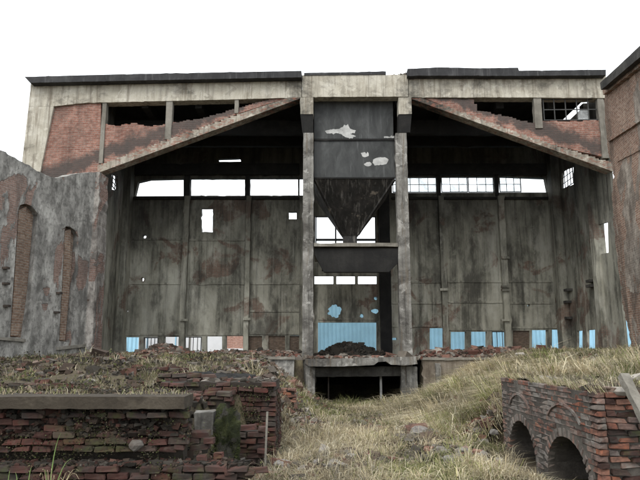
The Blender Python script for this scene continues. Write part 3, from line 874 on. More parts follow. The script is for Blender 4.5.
wbox('bin_panel', XL_ + 0.02, XR_ - 0.02, 34.71, 34.8, zh(177, .4), zh(98, .6), M['bin'], hop)
wbox('bin_rim', XL_ + 0.03, XR_ - 0.03, Y0 - 0.05, Y0 + 0.1, zh(178.6, .4), zh(177.1, .4), M['dark'], hop, 0.008)
# funnel
zt = zh(178.7, .4); yb0, yb1 = 32.2, 32.9
zb_ = at(350, 236, 32.3).z
fx0, fx1 = at(343, 236, 32.2).x, at(357.5, 236, 32.2).x
bm = bmesh.new()
n = 8
def quadgrid(bm, c, n, sag):
    g_ = {}
    for i in range(n + 1):
        for j in range(n + 1):
            u, v_ = i / n, j / n
            p = (Vector(c[0]) * (1 - u) + Vector(c[1]) * u) * (1 - v_) + (Vector(c[3]) * (1 - u) + Vector(c[2]) * u) * v_
            if 0 < i < n and 0 < j < n: p = p + Vector((0, sag * (math.sin(i * 2.1 + j) * .5 + .2), 0))
            g_[i, j] = bm.verts.new(p)
    for i in range(n):
        for j in range(n): bm.faces.new((g_[i, j], g_[i + 1, j], g_[i + 1, j + 1], g_[i, j + 1]))
A = [(XL_ + .03, Y0, zt), (XR_ - .03, Y0, zt), (XR_ - .03, 34.75, zt), (XL_ + .03, 34.75, zt)]
B = [(fx0, yb0, zb_), (fx1, yb0, zb_), (fx1, yb1, zb_), (fx0, yb1, zb_)]
for i in range(4):
    quadgrid(bm, [A[i], A[(i + 1) % 4], B[(i + 1) % 4], B[i]], n, 0.05 if i == 0 else 0)
bmesh.ops.remove_doubles(bm, verts=bm.verts, dist=0.001)
fo = bm_obj('funnel', bm, M['hopper'], hop)
sm = fo.modifiers.new('thick', 'SOLIDIFY'); sm.thickness = 0.04
# stiffening bars on the funnel edges
for i in (0, 1):
    a, b_ = Vector(A[i]), Vector(B[i])
    d = (b_ - a); L = d.length
    bm = bmesh.new(); bm_box(bm, (a + b_) / 2 + Vector((0, -0.04, 0)), (0.12, 0.10, L - 0.1), d.to_track_quat('Z', 'Y').to_matrix())
    bm_obj('edge_bar', bm, M['hopper'], hop)
wbox('spout', fx0 + .02, fx1 - .02, yb0 + .02, yb1 - .02, zp + 0.02, zb_ + 0.02, M['hopper'], hop, 0.01)
# bare patches of old white paint
for k, (pts, off) in enumerate((([(325, 131), (333, 129), (339, 129), (348, 124), (350, 128.5), (356, 130.5), (355, 133), (350, 133.5), (356, 136), (351, 138), (345, 137), (341, 134), (336, 133), (327, 133.5)], 0.645),
                                (ellipse(365, 154.5, 4.2, 2.6, 12, .2, 3), 0.395), (ellipse(380.5, 161.2, 8, 4.2, 18, .12, 4), 0.395), (ellipse(368, 164, 3.6, 2, 10, .2, 5), 0.395), (rag([(384, 136.4), (394, 136), (394, 138), (384, 138)], 3, .3, rs), 0.645))):
    bm = bmesh.new()
    prism3(bm, [[BACK.pt(p[0], p[1], Y0 + off - 0.395 - 37.0 - 0.006) for p in rag(pts, 1.2, .55, rs)]], Vector((0, 0.005, 0)))
    bm_obj('paint_patch', bm, M['whitepaint'], hop)
# ------------------------------------------------------------------ ruined annex wall (plastered) and brick wall
lw = root('annex_wall', (-13.1, 24.5, 1.3), 'tall ruined wall of grey plaster flaking off brick with two bricked niches', 'wall')
topL = [(-120, 95), (-60, 118), (-20, 138), (0, 150), (6, 152), (11, 156), (20, 161), (34, 169), (46, 175), (56, 178), (68, 176), (80, 173), (97, 172)]
nich1 = [(10, 337), (13, 290), (18.5, 209), (20.5, 204.2), (25, 203.4), (31, 206.5), (36, 212), (37.5, 216), (31.5, 290), (25, 338)]
nich2 = [(59, 341), (61.5, 295), (64.6, 230), (66, 226), (70, 226.4), (75, 230.5), (77.6, 235), (73.5, 295), (69, 342)]
out_l = rag(topL, 3.2, 1.0, rs, False) + [(97, 240), (92.5, 352), (90, 375), (-120, 430)]
slab('wall_body', out_l, LEFTW, 0, 0.6, M['leftwall'], lw, [nich1, nich2])
for nc in (nich1, nich2):
    c = [sum(p[0] for p in nc) / len(nc), sum(p[1] for p in nc) / len(nc)]
    slab('niche_infill', [(c[0] + (p[0] - c[0]) * 1.5, c[1] + (p[1] - c[1]) * 1.04) for p in nc], LEFTW, 0.24, 0.25, M['niche'], lw)
# brick jambs and arch heads of the niches, a little proud
slab('niche_jamb', [(10.5, 336), (14, 290), (19, 210), (26.5, 206.5), (24.5, 240), (22, 290), (19, 336)], LEFTW, 0.1, 0.13, M['niche'], lw, step=3, amp=.3)
slab('niche_jamb', [(59.4, 340), (62, 295), (65, 231), (71, 229), (69, 290), (65, 340)], LEFTW, 0.1, 0.13, M['niche'], lw, step=3, amp=.3)
for pts in ([(18, 206), (21, 202.4), (26, 201.4), (32.4, 204), (38.6, 212), (38, 214), (32.4, 206.4), (26, 203.6), (21.4, 204.6)], [(64, 228), (66, 224), (70.6, 224), (76, 228), (78.6, 234), (78, 236), (75, 230.4), (70, 226.5), (66, 226.4)]):
    slab('arch_head', pts, LEFTW, -0.035, 0.2, M['leftwall'], lw)
for (px, py) in ((4, 283.6), (5, 306), (57.5, 293), (55, 312.4), (88.5, 300.4), (4, 268)):
    p = LEFTW.pt(px, py)
    wbox('iron_stub', p.x - 0.1, p.x + 0.2, p.y - 0.1, p.y + 0.1, p.z - 0.045, p.z + 0.045, M['iron'], lw)
for (a, b_, t) in (((-10, 330), (12, 338), 2.0), ((58, 341), (72, 343), 2.0)):
    slab('niche_sill', [(a[0], a[1] + 6), (a[0], a[1] + 9), (b_[0] + 14, b_[1] + 4), (b_[0] + 14, b_[1] + 1)], LEFTW, -0.1, 0.3, M['grey'], lw)
# pier where the annex wall meets the hall opening
slab('end_pier', rag([(84, 176), (80, 172.6), (99.8, 171.6)], 3, .5, rs, False) + rag([(99.8, 172), (97, 240), (91.5, 362)], 4, .35, rs, False) + [(73, 362), (77, 300), (80, 230)], FRONT, -0.62, 1.2, M['pinkbrick'], lw)

rw = root('brick_wall', (13.7, 25.5, 1.3), 'tall weathered red brick wall with dark cornice beside the hall front', 'wall')
edge = [(604.5, 88), (605, 120), (608, 150), (613, 171), (612, 200), (615, 240), (618, 265), (622, 300), (627, 322), (631, 345), (632, 372)]
slab('wall_body', rag(edge, 3, 0.8, rs, False) + [(760, 420), (760, -40)], RIGHTW, 0, 0.55, M['rightbrick'], rw)
slab('cornice', [(600, 83), (640, 45.5), (700, -11), (700, 2), (640, 57), (601, 90)], RIGHTW, -0.45, 0.44, M['bracket'], rw, step=8, amp=.25)
slab('cornice_course', [(602.5, 90), (640, 60), (700, 10), (700, 16), (640, 66), (603, 95)], RIGHTW, -0.18, 0.17, M['rightbrick'], rw, step=6, amp=.3)
slab('string_course', [(607, 139), (640, 117), (700, 78), (700, 83), (640, 121), (608, 142)], RIGHTW, -0.12, 0.12, M['rightbrick'], rw, step=6, amp=.3)
slab('string_course', [(616, 158), (640, 145), (700, 112), (700, 118), (640, 150), (617, 162)], RIGHTW, -0.04, 0.05, M['rightbrick'], rw, step=6, amp=.4)

# ------------------------------------------------------------------ retaining walls in front of the hall floor
rt = root('retaining_wall', (7.5, 29.6, 0), 'low grey concrete retaining wall above the dry grass bank beside the deck', 'wall')
worn('wall_face', (4.95, 29.55), (10.5, 29.55), -1.2, FLOOR - 0.12, (0, 0.33, 0), M['retain'], rt, 0.05, 0.2)
worn('coping', (4.93, 29.47), (10.5, 29.47), FLOOR - 0.115, FLOOR - 0.02, (0, 0.4, 0), M['grey'], rt, 0.03, 0.3)
worn('buttress', (5.55, 29.35), (5.8, 29.35), -1.2, FLOOR - 0.3, (0, 0.19, 0), M['column'], rt, 0.02, 0.3)
lt = root('retaining_wall', (-2.5, 29.6, 0), 'broken low brick-faced retaining wall beside the post of the deck', 'wall')
worn('wall_face', (-4.2, 29.6), (-1.25, 29.6), -1.2, FLOOR - 0.1, (0, 0.28, 0), M['leftwall'], lt, 0.05, 0.3)
worn('coping', (-4.2, 29.5), (-1.2, 29.5), FLOOR - 0.095, FLOOR + 0.02, (0, 0.36, 0), M['grey'], lt, 0.04, 0.3)

# ------------------------------------------------------------------ beyond the hall
def corrugated(name, x0, x1, y, z0, z1, label):
    pitch, dep = 0.32, 0.05
    n_ = int((x1 - x0) / pitch * 4)
    xs = np.linspace(x0, x1, n_ + 1)
    ph = np.array([0, 0, 1, 1])[np.arange(n_ + 1) % 4] * dep
    v = np.concatenate([np.stack([xs, y - ph, np.full_like(xs, z0)], -1), np.stack([xs, y - ph, np.full_like(xs, z1)], -1)])
    i = np.arange(n_)
    q = np.stack([i, i + 1, i + 2 + n_, i + 1 + n_], -1)
    r_ = root(name, (x0, y, z0), label, 'shed')
    np_mesh('sheet_wall', v, q, M['bluesteel'], parent=r_)
    wbox('eaves_trim', x0, x1, y - 0.08, y + 6.0, z1 + 0.005, z1 + 0.12, M['bluesteel'], r_)
    wbox('plinth', x0, x1, y - 0.1, y + 0.1, 0.9, z0 - 0.005, M['grey'], r_)
    return r_
corrugated('blue_shed', -3.2, 46, 48, 1.25, 5.75, 'long blue corrugated shed seen through the low openings of the hall')
corrugated('blue_shed', -34, -14.3, 48, 1.25, 3.6, 'small blue corrugated shed seen through the lowest corner opening beside the annex wall')
pb = root('brick_building', (-9, 56, 1.1), 'distant salmon brick building with pale barred windows seen under the hall wall', 'building')
wbox('wall_body', -19, -2, 56, 60, 1.0, 4.6, M['farbrick'], pb)
wbox('render_band', -18.9, -11.2, 55.9, 55.99, 1.1, 4.3, M['plaster_white'], pb)
wbox('render_band', -11.19, -8.6, 55.9, 55.99, 1.1, 4.3, M['plaster_white'], pb)
wbox('plinth', -8.55, -2.1, 55.9, 55.99, 1.05, 1.75, M['plaster_white'], pb)
for k in range(7):
    x = -18.5 + k * 1.3
    wbox('window_bar', x, x + 0.1, 55.8, 55.89, 1.3, 3.2, M['grey'] if k % 2 else M['bluesteel'], pb)
wbox('roof', -19.3, -1.7, 55.6, 60.3, 4.605, 4.8, M['roofedge'], pb)

# ------------------------------------------------------------------ single bricks
def brick_mesh(name, mat, seed, chip=0.012, size=(0.238, 0.112, 0.064)):
    rn = random.Random(seed)
    bm = bmesh.new()
    bm_box(bm, (0, 0, 0), size)
    bmesh.ops.recalc_face_normals(bm, faces=bm.faces)
    bmesh.ops.bevel(bm, geom=list(bm.edges), offset=0.007, segments=1, affect='EDGES')
    for v in bm.verts:
        v.co += Vector((rn.gauss(0, chip * .5), rn.gauss(0, chip * .4), rn.gauss(0, chip * .35)))
    c = rn.choice([(1, -1), (-1, -1)])
    for v in bm.verts:                       # a knocked-off corner
        if v.co.x * c[0] > size[0] * .42 and v.co.y * c[1] > size[1] * .35 and v.co.z > 0:
            v.co -= Vector((c[0] * rn.uniform(.005, .035), c[1] * rn.uniform(.005, .03), rn.uniform(0, .02)))
    me = bpy.data.meshes.new(name); bm.to_mesh(me); bm.free(); me.materials.append(mat)
    return me
BM = {k: [brick_mesh('brick_' + k, M['brick_' + k], 100 + i, {'dark': .012, 'red': .009, 'arch': .004, 'orange': .006}[k]) for i in range(8)] for k in ('red', 'dark', 'arch', 'orange')}

def put_brick(parent, kind, p, rot, scale=(1, 1, 1), rn=RND):
    o = bpy.data.objects.new('brick', rn.choice(BM[kind]))
    COL.objects.link(o)
    o.parent = parent
    o.location = Vector(p) - parent.location
    o.rotation_mode = 'QUATERNION'; o.rotation_quaternion = rot.to_quaternion()
    o.scale = scale
    return o

def wall_bricks(parent, a, b, z0, ncourse, n_in, kind, offs, keep, seed, jit=0.006):
    """running bond between ground points a and b; n_in points into the wall; offs(s,z) inset, keep(s,z) present?"""
    rn = random.Random(seed)
    a = Vector((a[0], a[1], 0)); b = Vector((b[0], b[1], 0)); d = (b - a); L = d.length; d.normalize()
    n_in = Vector(n_in).normalized()
    cnt = 0
    for c in range(ncourse):
        z = z0 + c * 0.077 + 0.0385
        s = 0.125 - (0.125 if c % 2 else 0)
        while s < L + 0.06:
            if s > -0.02 and keep(s, z, rn):
                half = (s < 0.06) or (s > L - 0.06)
                sc = (0.5 if half else 1, 1, 1)
                ss = min(max(s, 0.06), L - 0.06) if half else s
                p = a + d * ss + n_in * (0.056 + offs(ss, z, rn)) + Vector((0, 0, z + rn.gauss(0, jit * .5)))
                rot = Matrix((d, n_in, Vector((0, 0, 1)))).transposed()
                e = Matrix.Rotation(rn.gauss(0, jit * 4), 3, 'Z') @ Matrix.Rotation(rn.gauss(0, jit * 3), 3, 'X') @ Matrix.Rotation(rn.gauss(0, jit * 2.5), 3, 'Y')
                k = kind(ss, z, rn) if callable(kind) else kind
                put_brick(parent, k, p, rot @ e, (sc[0] * rn.uniform(.95, 1.06), 1, rn.uniform(1.0, 1.14)), rn)
                cnt += 1
            s += 0.25
    return cnt

def lump(name, c, r, mat, parent=None, seed=0, amp=0.25, sub=3, freq=2.5):
    """irregular stone-like body"""
    bm = bmesh.new()
    bmesh.ops.create_icosphere(bm, subdivisions=sub, radius=1.0)
    from mathutils import noise as mn
    for v in bm.verts:
        q = v.co.copy()
        k = 1 + amp * mn.noise(q * freq * 0.5 + Vector((seed * 3.1, seed, 0))) + amp * .5 * mn.noise(q * freq * 1.3 + Vector((seed, 0, seed)))
        # squarish
        m = max(abs(q.x), abs(q.y), abs(q.z)); q = q * (0.55 + 0.45 / max(m, .01) * 0.75)
        v.co = Vector(c) + Vector((q.x * r[0] * k, q.y * r[1] * k, q.z * r[2] * k))
    return bm_obj(name, bm, mat, parent)

# ---- foreground wall with concrete coping (left)
W1Y = 7.5
w1 = root('brick_wall', (-3.0, W1Y + 0.3, 0), 'dark crumbling brick wall capped by a long flat concrete slab', 'wall')
zc0 = at(100, 408.5, W1Y).z; zc1 = at(100, 396, W1Y).z
x1w = at(186, 402, W1Y).x
worn('coping_slab', (-4.75, W1Y - 0.1), (x1w, W1Y - 0.1), zc0 + 0.003, zc1, (0, 0.5, 0), M['coping'], w1, 0.007, 0.07)
core = worn('mortar_core', (-4.7, W1Y + 0.25), (x1w - 0.06, W1Y + 0.25), -0.3, zc0 - 0.004, (0, 0.2, 0), M['mortar'], w1, 0.03, 0.1)
zl = at(100, 466, W1Y - 0.25).z     # top of the projecting foot course
zg = at(100, 452, W1Y).z            # top of the gap
zr_ = at(100, 437.5, W1Y).z         # top of the proud band
nC = int((zc0 - 0.01 - (zg)) / 0.077)
def off1(s, z, rn):
    if z < zr_: return -0.02 + rn.uniform(0, .03)
    return rn.choice([0.02, 0.05, 0.08, 0.11, 0.13]) + 0.05 * math.sin(s * 3.1 + z * 9) - (0.05 if z > zc0 - 0.1 else 0)
wall_bricks(w1, (-4.7, W1Y), (x1w, W1Y), zg, nC, (0, 1, 0), lambda s, z, rn: 'red' if (z < zr_ and rn.random() < .6) or rn.random() < .22 else 'dark', off1, lambda s, z, rn: rn.random() < (0.96 if z < zr_ else 0.93), 41, 0.013)
# foot courses
xe = at(246, 470, W1Y - 0.25).x
wall_bricks(w1, (-4.7, W1Y - 0.27), (xe, W1Y - 0.27), zl - 4 * 0.077, 4, (0, 1, 0), lambda s, z, rn: 'red' if rn.random() < .7 else 'dark', lambda s, z, rn: rn.uniform(0, .03), lambda s, z, rn: rn.random() < 0.95, 42, 0.008)
worn('foot_core', (-4.7, W1Y - 0.15), (xe - 0.05, W1Y - 0.15), -0.3, zl - 0.02, (0, 0.3, 0), M['mortar'], w1, 0.02, 0.15)
# stepped end
for (pxa, pxb, py0, nc, yy, sd_) in ((188, 213, 452, 3, W1Y + .1, 5), (196, 222, 468, 2, W1Y, 6)):
    a = at(pxa, py0, yy); b = at(pxb, py0, yy)
    wall_bricks(w1, (a.x, yy), (b.x, yy), a.z, nc, (0, 1, 0), 'red', lambda s, z, rn: rn.uniform(0, .08), lambda s, z, rn: rn.random() < .85, sd_, 0.02)
pale = lump('pale_stone', at(136, 445, W1Y - 0.02), (0.10, 0.06, 0.075), M['whitepaint'], w1, 4, 0.3, 2)
pale.data.materials[0] = M['stone']

# ---- brick pier wall behind it
W3Y = 10.0
xc = at(275.5, 420, W3Y).x
zt3 = at(250, 392, W3Y).z
w3 = root('brick_pier_wall', (-1.6, W3Y + 0.4, 0), 'red brick retaining wall end with projecting top course at the edge of the grassy trench', 'wall')
nc3 = int((zt3 + 0.12) / 0.077)
z03 = zt3 - nc3 * 0.077
a3 = at(214, 420, W3Y).x
kn3 = lambda s, z, rn: 'red' if rn.random() < .8 else 'dark'
wall_bricks(w3, (a3, W3Y), (xc, W3Y), z03, nc3, (0, 1, 0), kn3, lambda s, z, rn: max(0, rn.gauss(.008, .014)) + (0.04 if rn.random() < .08 else 0), lambda s, z, rn: rn.random() < .96, 51)
wall_bricks(w3, (xc, W3Y + 0.13), (xc, W3Y + 1.6), z03, nc3, (-1, 0, 0), lambda s, z, rn: 'dark' if rn.random() < .6 else 'red', lambda s, z, rn: max(0, rn.gauss(.005, .01)), lambda s, z, rn: rn.random() < .95 and s < 1.55 - max(0, z - .5) * .6, 52)
wall_bricks(w3, (at(160, 390, W3Y - .06).x, W3Y - .06), (xc + 0.04, W3Y - .06), zt3, 2, (0, 1, 0), kn3, lambda s, z, rn: rn.uniform(0, .035), lambda s, z, rn: rn.random() < .9, 53, 0.012)
worn('mortar_core', (a3 + .03, W3Y + 0.07), (xc - 0.06, W3Y + 0.07), -0.4, zt3 - 0.005, (0, 1.4, 0), M['mortar'], w3, 0.02, 0.15)
worn('mortar_core', (at(160, 390, W3Y).x, W3Y + 0.03), (xc - 0.03, W3Y + 0.03), zt3 + 0.001, zt3 + 0.145, (0, 1.4, 0), M['mortar'], w3, 0.03, 0.12)

# tar-black tilted slab lying on it
def tilted(name, c, size, rx, ry, rz, mat, label, cat, rough=0.02, group=None):
    bm = bmesh.new()
    rot = (Matrix.Rotation(rz, 3, 'Z') @ Matrix.Rotation(rx, 3, 'X') @ Matrix.Rotation(ry, 3, 'Y'))
    nx_, ny_ = max(2, int(size[0] / .08)), max(2, int(size[1] / .08))
    rn = random.Random(int(abs(c[0] * 100 + c[1] * 10)))
    g_ = {}
    for k in (0, 1):
        for i in range(nx_ + 1):
            for j in range(ny_ + 1):
                e = i in (0, nx_) or j in (0, ny_)
                p = Vector(((i / nx_ - .5) * size[0], (j / ny_ - .5) * size[1], (k - .5) * size[2]))
                p += Vector((rn.gauss(0, rough if e else rough * .2), rn.gauss(0, rough if e else rough * .2), rn.gauss(0, rough * .35)))
                g_[k, i, j] = bm.verts.new(Vector(c) + rot @ p)
    for i in range(nx_):
        for j in range(ny_):
            bm.faces.new((g_[0, i, j], g_[0, i, j + 1], g_[0, i + 1, j + 1], g_[0, i + 1, j]))
            bm.faces.new((g_[1, i, j], g_[1, i + 1, j], g_[1, i + 1, j + 1], g_[1, i, j + 1]))
    for i in range(nx_):
        bm.faces.new((g_[0, i, 0], g_[0, i + 1, 0], g_[1, i + 1, 0], g_[1, i, 0]))
        bm.faces.new((g_[0, i, ny_], g_[1, i, ny_], g_[1, i + 1, ny_], g_[0, i + 1, ny_]))
    for j in range(ny_):
        bm.faces.new((g_[0, 0, j], g_[1, 0, j], g_[1, 0, j + 1], g_[0, 0, j + 1]))
        bm.faces.new((g_[0, nx_, j], g_[0, nx_, j + 1], g_[1, nx_, j + 1], g_[1, nx_, j]))
    o = bm_obj(name, bm, mat)
    return tag(o, label, cat, group)
p = at(222, 378, 10.9)
tilted('blackened_slab', (p.x, 10.95, p.z - 0.02), (1.15, 0.6, 0.10), R(11), R(3), R(3), M['dark'], 'soot-blackened slab lying tilted on top of the brick pier wall', 'slab', 0.05)
p = at(204, 423, 8.5)
tilted('concrete_block', (p.x, 8.55, p.z), (0.27, 0.22, 0.30), R(3), R(-2), R(6), M['column'], 'squared grey concrete block between the capped wall and the mossy stump', 'block', 0.012)

# moss covered stump of masonry
ms = root('mossy_stump', (at(226, 430, 8.45).x, 8.45, 0.0), 'rounded masonry stump overgrown with dark green moss', 'stump')
def mat_moss():
    b = NB('dark_moss', 0.95)
    v = b.pos(); n_ = b.noise(v, 9, 6, 0.7)
    c = b.ramp(n_, (0.3, (0.010, 0.012, 0.005)), (0.5, (0.022, 0.027, 0.009)), (0.7, (0.05, 0.055, 0.018)))
    n2 = b.noise(b.mapv(v, (1, 1, 1), (2, 2, 2)), 4.5, 5, 0.6)
    c = b.mix(b.ramp(n2, (0.48, 0.0), (0.56, 0.85)), c, (0.05, 0.046, 0.04))
    return b.done(c, b.noise(v, 60, 4, .7), 0.03, 1.0)
M['moss'] = mat_moss()
sc_ = at(226, 430, 8.45)
lump('stump_body', (sc_.x, 8.5, sc_.z - 0.1), (0.175, 0.17, 0.39), M['moss'], ms, 3, 0.6, 4, 3.0)
rn = np.random.default_rng(5)
def moss_fuzz(c, r, n_, parent):
    u = rn.normal(size=(n_, 3)); u /= np.linalg.norm(u, axis=1)[:, None]
    m = np.abs(u).max(1)[:, None]; q = u * (0.55 + 0.45 * 0.75 / m)
    p = np.array(c) + q * np.array(r)
    t = rn.normal(size=(n_, 3)); t -= u * (t * u).sum(1)[:, None]; t /= np.linalg.norm(t, axis=1)[:, None]
    hgt = (rn.uniform(.004, .018, n_) * np.where(rn.uniform(0, 1, n_) < .06, 2.6, 1))[:, None]; wd = 0.006
    v = np.stack([p - t * wd, p + t * wd, p + u * hgt + np.array([0, 0, .5]) * 0 + t * rn.normal(0, .012, (n_, 1))], 1).reshape(-1, 3)
    f = np.arange(n_ * 3).reshape(-1, 3)
    col = np.repeat(np.array([(0.042, 0.05, 0.015)]) * rn.uniform(.3, 2.2, (n_, 1)), 3, 0)
    o = np_mesh('moss_cover', v, f, M['grass'], col, parent)
    o['kind'] = 'stuff'
moss_fuzz((sc_.x, 8.5, sc_.z - 0.1), (0.19, 0.175, 0.40), 2600, ms)

# small layered brick stub beside the stump, with a thin pipe
wst = root('brick_stub', (at(254, 450, 8.9).x, 9.0, 0), 'low stepped stub of layered red bricks beside the mossy stump', 'wall')
sx0, sx1 = at(238, 450, 8.9).x, at(266, 450, 8.9).x
zs = at(250, 426, 8.9).z
ns = int((zs + 0.1) / 0.077)
wall_bricks(wst, (sx0, 8.9), (sx1, 8.9), zs - ns * .077, ns, (0, 1, 0), lambda s, z, rn: 'red' if rn.random() < .75 else 'dark', lambda s, z, rn: rn.uniform(-.03, .05), lambda s, z, rn: rn.random() < .9 and s < 0.42 - (z - zs + .3) * .35 + .15, 61, 0.02)
worn('mortar_core', (sx0 + .02, 8.98), (sx1 - 0.05, 8.98), -0.3, zs - 0.1, (0, 0.3, 0), M['mortar'], wst, 0.03, 0.1)
p = at(266, 440, 8.7)
bm = bmesh.new()
bmesh.ops.create_cone(bm, cap_ends=True, segments=10, radius1=0.016, radius2=0.016, depth=0.95, matrix=Matrix.Translation((p.x, 8.7, 0.36)) @ Matrix.Rotation(R(1.5), 4, 'Y'))
tag(bm_obj('iron_pipe', bm, M['grey']), 'thin pale upright pipe standing in front of the brick pier wall', 'pipe')

# brick remnants lying on the left terrace
def remnant(px, py, Y, nb, ncs, rz, label, seed, kind='red'):
    p = at(px, py, Y)
    zz = float(hmap(p.x, Y)) - 0.03
    r_ = root('brickwork_fragment', (p.x, Y, zz), label, 'brick fragment', 'fallen fragments of brickwork')
    d = Vector((math.cos(rz), math.sin(rz), 0)); nrm = Vector((-d.y, d.x, 0))
    L = nb * .25
    a = p - d * L / 2; b = p + d * L / 2
    wall_bricks(r_, (a.x, a.y), (b.x, b.y), zz, ncs, nrm, kind, lambda s, z, rn: rn.uniform(0, .03), lambda s, z, rn: rn.random() < .85, seed, .02)
    a2 = a + nrm * .13; b2 = b + nrm * .13
    wall_bricks(r_, (a2.x, a2.y), (b2.x, b2.y), zz, ncs, nrm, kind, lambda s, z, rn: rn.uniform(0, .03), lambda s, z, rn: rn.random() < .85, seed + 1, .02)
    worn('mortar_core', a2 - nrm * .07 + d * .06, b2 - nrm * .07 - d * .06, zz - .1, zz + ncs * .077 - .03, nrm * .2, M['mortar'], r_, .015, .1)
    return r_
remnant(186, 388, 10.6, 4, 3, 0.15, 'three-course fragment of red brickwork lying left of the blackened slab', 71)
remnant(208, 398, 9.8, 3, 3, -0.2, 'short fragment of red brickwork below the blackened slab, behind the grey block', 73)
remnant(283, 368, 16.5, 3, 5, 0.1, 'red brick fragment standing at the bank near the deck post', 75, 'orange')
remnant(130, 368, 18.5, 6, 3, 0.05, 'low line of red bricks in grass in front of the barred low openings', 77)
remnant(155, 381, 12.5, 5, 2, -0.1, 'flat strip of broken red brickwork in the grass behind the capped wall', 79)
remnant(35, 383, 10.3, 5, 2, 0.08, 'row of dark red bricks just behind the left part of the concrete coping', 81)

# ---- arched brick wall (right)
AX = 3.45
YN, YF = 7.74, 11.75
aw = root('arched_brick_wall', (AX, 9.3, 0), 'sooty brick vault wall with two low arched openings beside the grassy trench', 'wall')
ARCH = [(10.74, 0.66), (8.83, 0.74)]           # centre along the wall, half width
SPR, RISE = -0.10, 0.58
ZA = 1.17
def arch_top(y):
    for c, hw in ARCH:
        if abs(y - c) < hw: return SPR + RISE * math.sqrt(max(0, 1 - ((y - c) / hw) ** 2))
    return -9
loop = [(YN + .22, -0.9)]
for c, hw in sorted(ARCH):
    loop.append((c - hw, -0.9))
    for k in range(0, 17):
        t = math.pi * (1 - k / 16)
        loop.append((c + hw * math.cos(t), SPR + RISE * math.sin(t)))
    loop.append((c + hw, -0.9))
loop += [(YF, -0.9), (YF, ZA - .02), (YN + .22, ZA - .02)]
bm = bmesh.new()
prism3(bm, [[Vector((AX + 0.009, y, z)) for y, z in loop]], Vector((3.4, 0, 0)))
bm_obj('vault_core', bm, M['archcore'], aw)
wbox('vault_back', AX + 3.45, AX + 3.6, YN + .3, YF, -0.9, ZA - .05, M['dark'], aw)  # tunnel end coloured near-black, stands in for the shade of the deep vault
nca = int((ZA + 0.2) / .077)
z0a = ZA - nca * .077
def keep_a(s, z, rn):
    y = YF - s
    if z - .03 < arch_top(y) + 0.02 or z - .03 < max(arch_top(y - .1), arch_top(y + .1)) - 0.02: return False
    if any(z - .06 < arch_top(y + q) + .03 for q in (-.14, -.07, 0, .07, .14)): return False
    if z < arch_top(y) + 0.16: return False
    if z < SPR and any(abs(y - c) < hw + .02 for c, hw in ARCH): return False
    return rn.random() < (.985 if z < ZA - .15 else .88)
def off_a(s, z, rn):
    return min(.007, max(-.006, rn.gauss(.001, .005)))
def kind_a(s, z, rn):
    if z > ZA - 0.09: return 'orange' if rn.random() < .6 else 'arch'
    if s > 3.3: return 'orange' if rn.random() < .5 else ('dark' if rn.random() < .3 else 'arch')
    return 'orange' if rn.random() < .10 else 'arch'
wall_bricks(aw, (AX, YF), (AX, YN), z0a, nca, (1, 0, 0), kind_a, off_a, keep_a, 91, .002)
# arch rings: bricks on end
for c, hw in ARCH:
    nb_ = 17
    for k in range(nb_):
        t = math.pi * (k + .5) / nb_
        y = c + (hw + .055) * math.cos(t); z = SPR + (RISE + .055) * math.sin(t)
        d = Vector((0, math.cos(t) / (hw), math.sin(t) / RISE)).normalized()
        tv_ = Vector((1, 0, 0)).cross(d)
        rot = Matrix((d, Vector((1, 0, 0)), tv_)).transposed()
        put_brick(aw, 'arch', (AX + .05 + RND.uniform(-.012, .012), y, z), rot, (.5, 1, RND.uniform(.95, 1.15)))
    # projecting relieving arc above
    zz = 0.50
    nb_ = 9
    for k in range(nb_):
        t = math.pi * (0.22 + 0.56 * (k + .5) / nb_)
        y = c + (hw * 1.0) * math.cos(t); z = 0.37 + 0.56 * math.sin(t)
        d = Vector((0, math.cos(t) * .56, math.sin(t) * hw)).normalized()
        tv_ = Vector((1, 0, 0)).cross(d)
        rot = Matrix((tv_, Vector((1, 0, 0)), d)).transposed()
        put_brick(aw, 'arch', (AX + .035, y, z), rot, (.62, 1, .7))
# broken return wall toward the frame edge
wall_bricks(aw, (AX + .13, YN), (AX + 1.5, YN), z0a, nca, (0, 1, 0), lambda s, z, rn: 'orange' if z > .7 and rn.random() < .6 else rn.choice(['dark', 'dark', 'arch', 'orange', 'red']),
            lambda s, z, rn: rn.choice([0, .005, .015, .03]), lambda s, z, rn: rn.random() < .97 and z < ZA - .02 - .03 * rn.random() - .1 * max(0, s - .5), 93, .011)
worn('mortar_core', (AX + .08, YN + 0.06), (AX + 1.9, YN + 0.06), -0.5, ZA - .12, (0, 0.14, 0), M['archcore'], aw, .03, .1)

# tilted concrete post over the corner
p0 = at(623, 375, 7.62); p1 = at(654, 436, 7.1)
d = p1 - p0
bm = bmesh.new()
q = d.to_track_quat('Z', 'Y').to_matrix()
for k in range(8):
    bm_box(bm, p0 + d * (k + .5) / 8, (0.11, 0.09, d.length / 8 * 0.999), q)
bmesh.ops.remove_doubles(bm, verts=bm.verts, dist=0.002)
for v in bm.verts: v.co += Vector((RND.gauss(0, .004), RND.gauss(0, .004), RND.gauss(0, .004)))
tag(bm_obj('concrete_post', bm, M['grey']), 'grey concrete post leaning down over the corner of the arched wall', 'post')

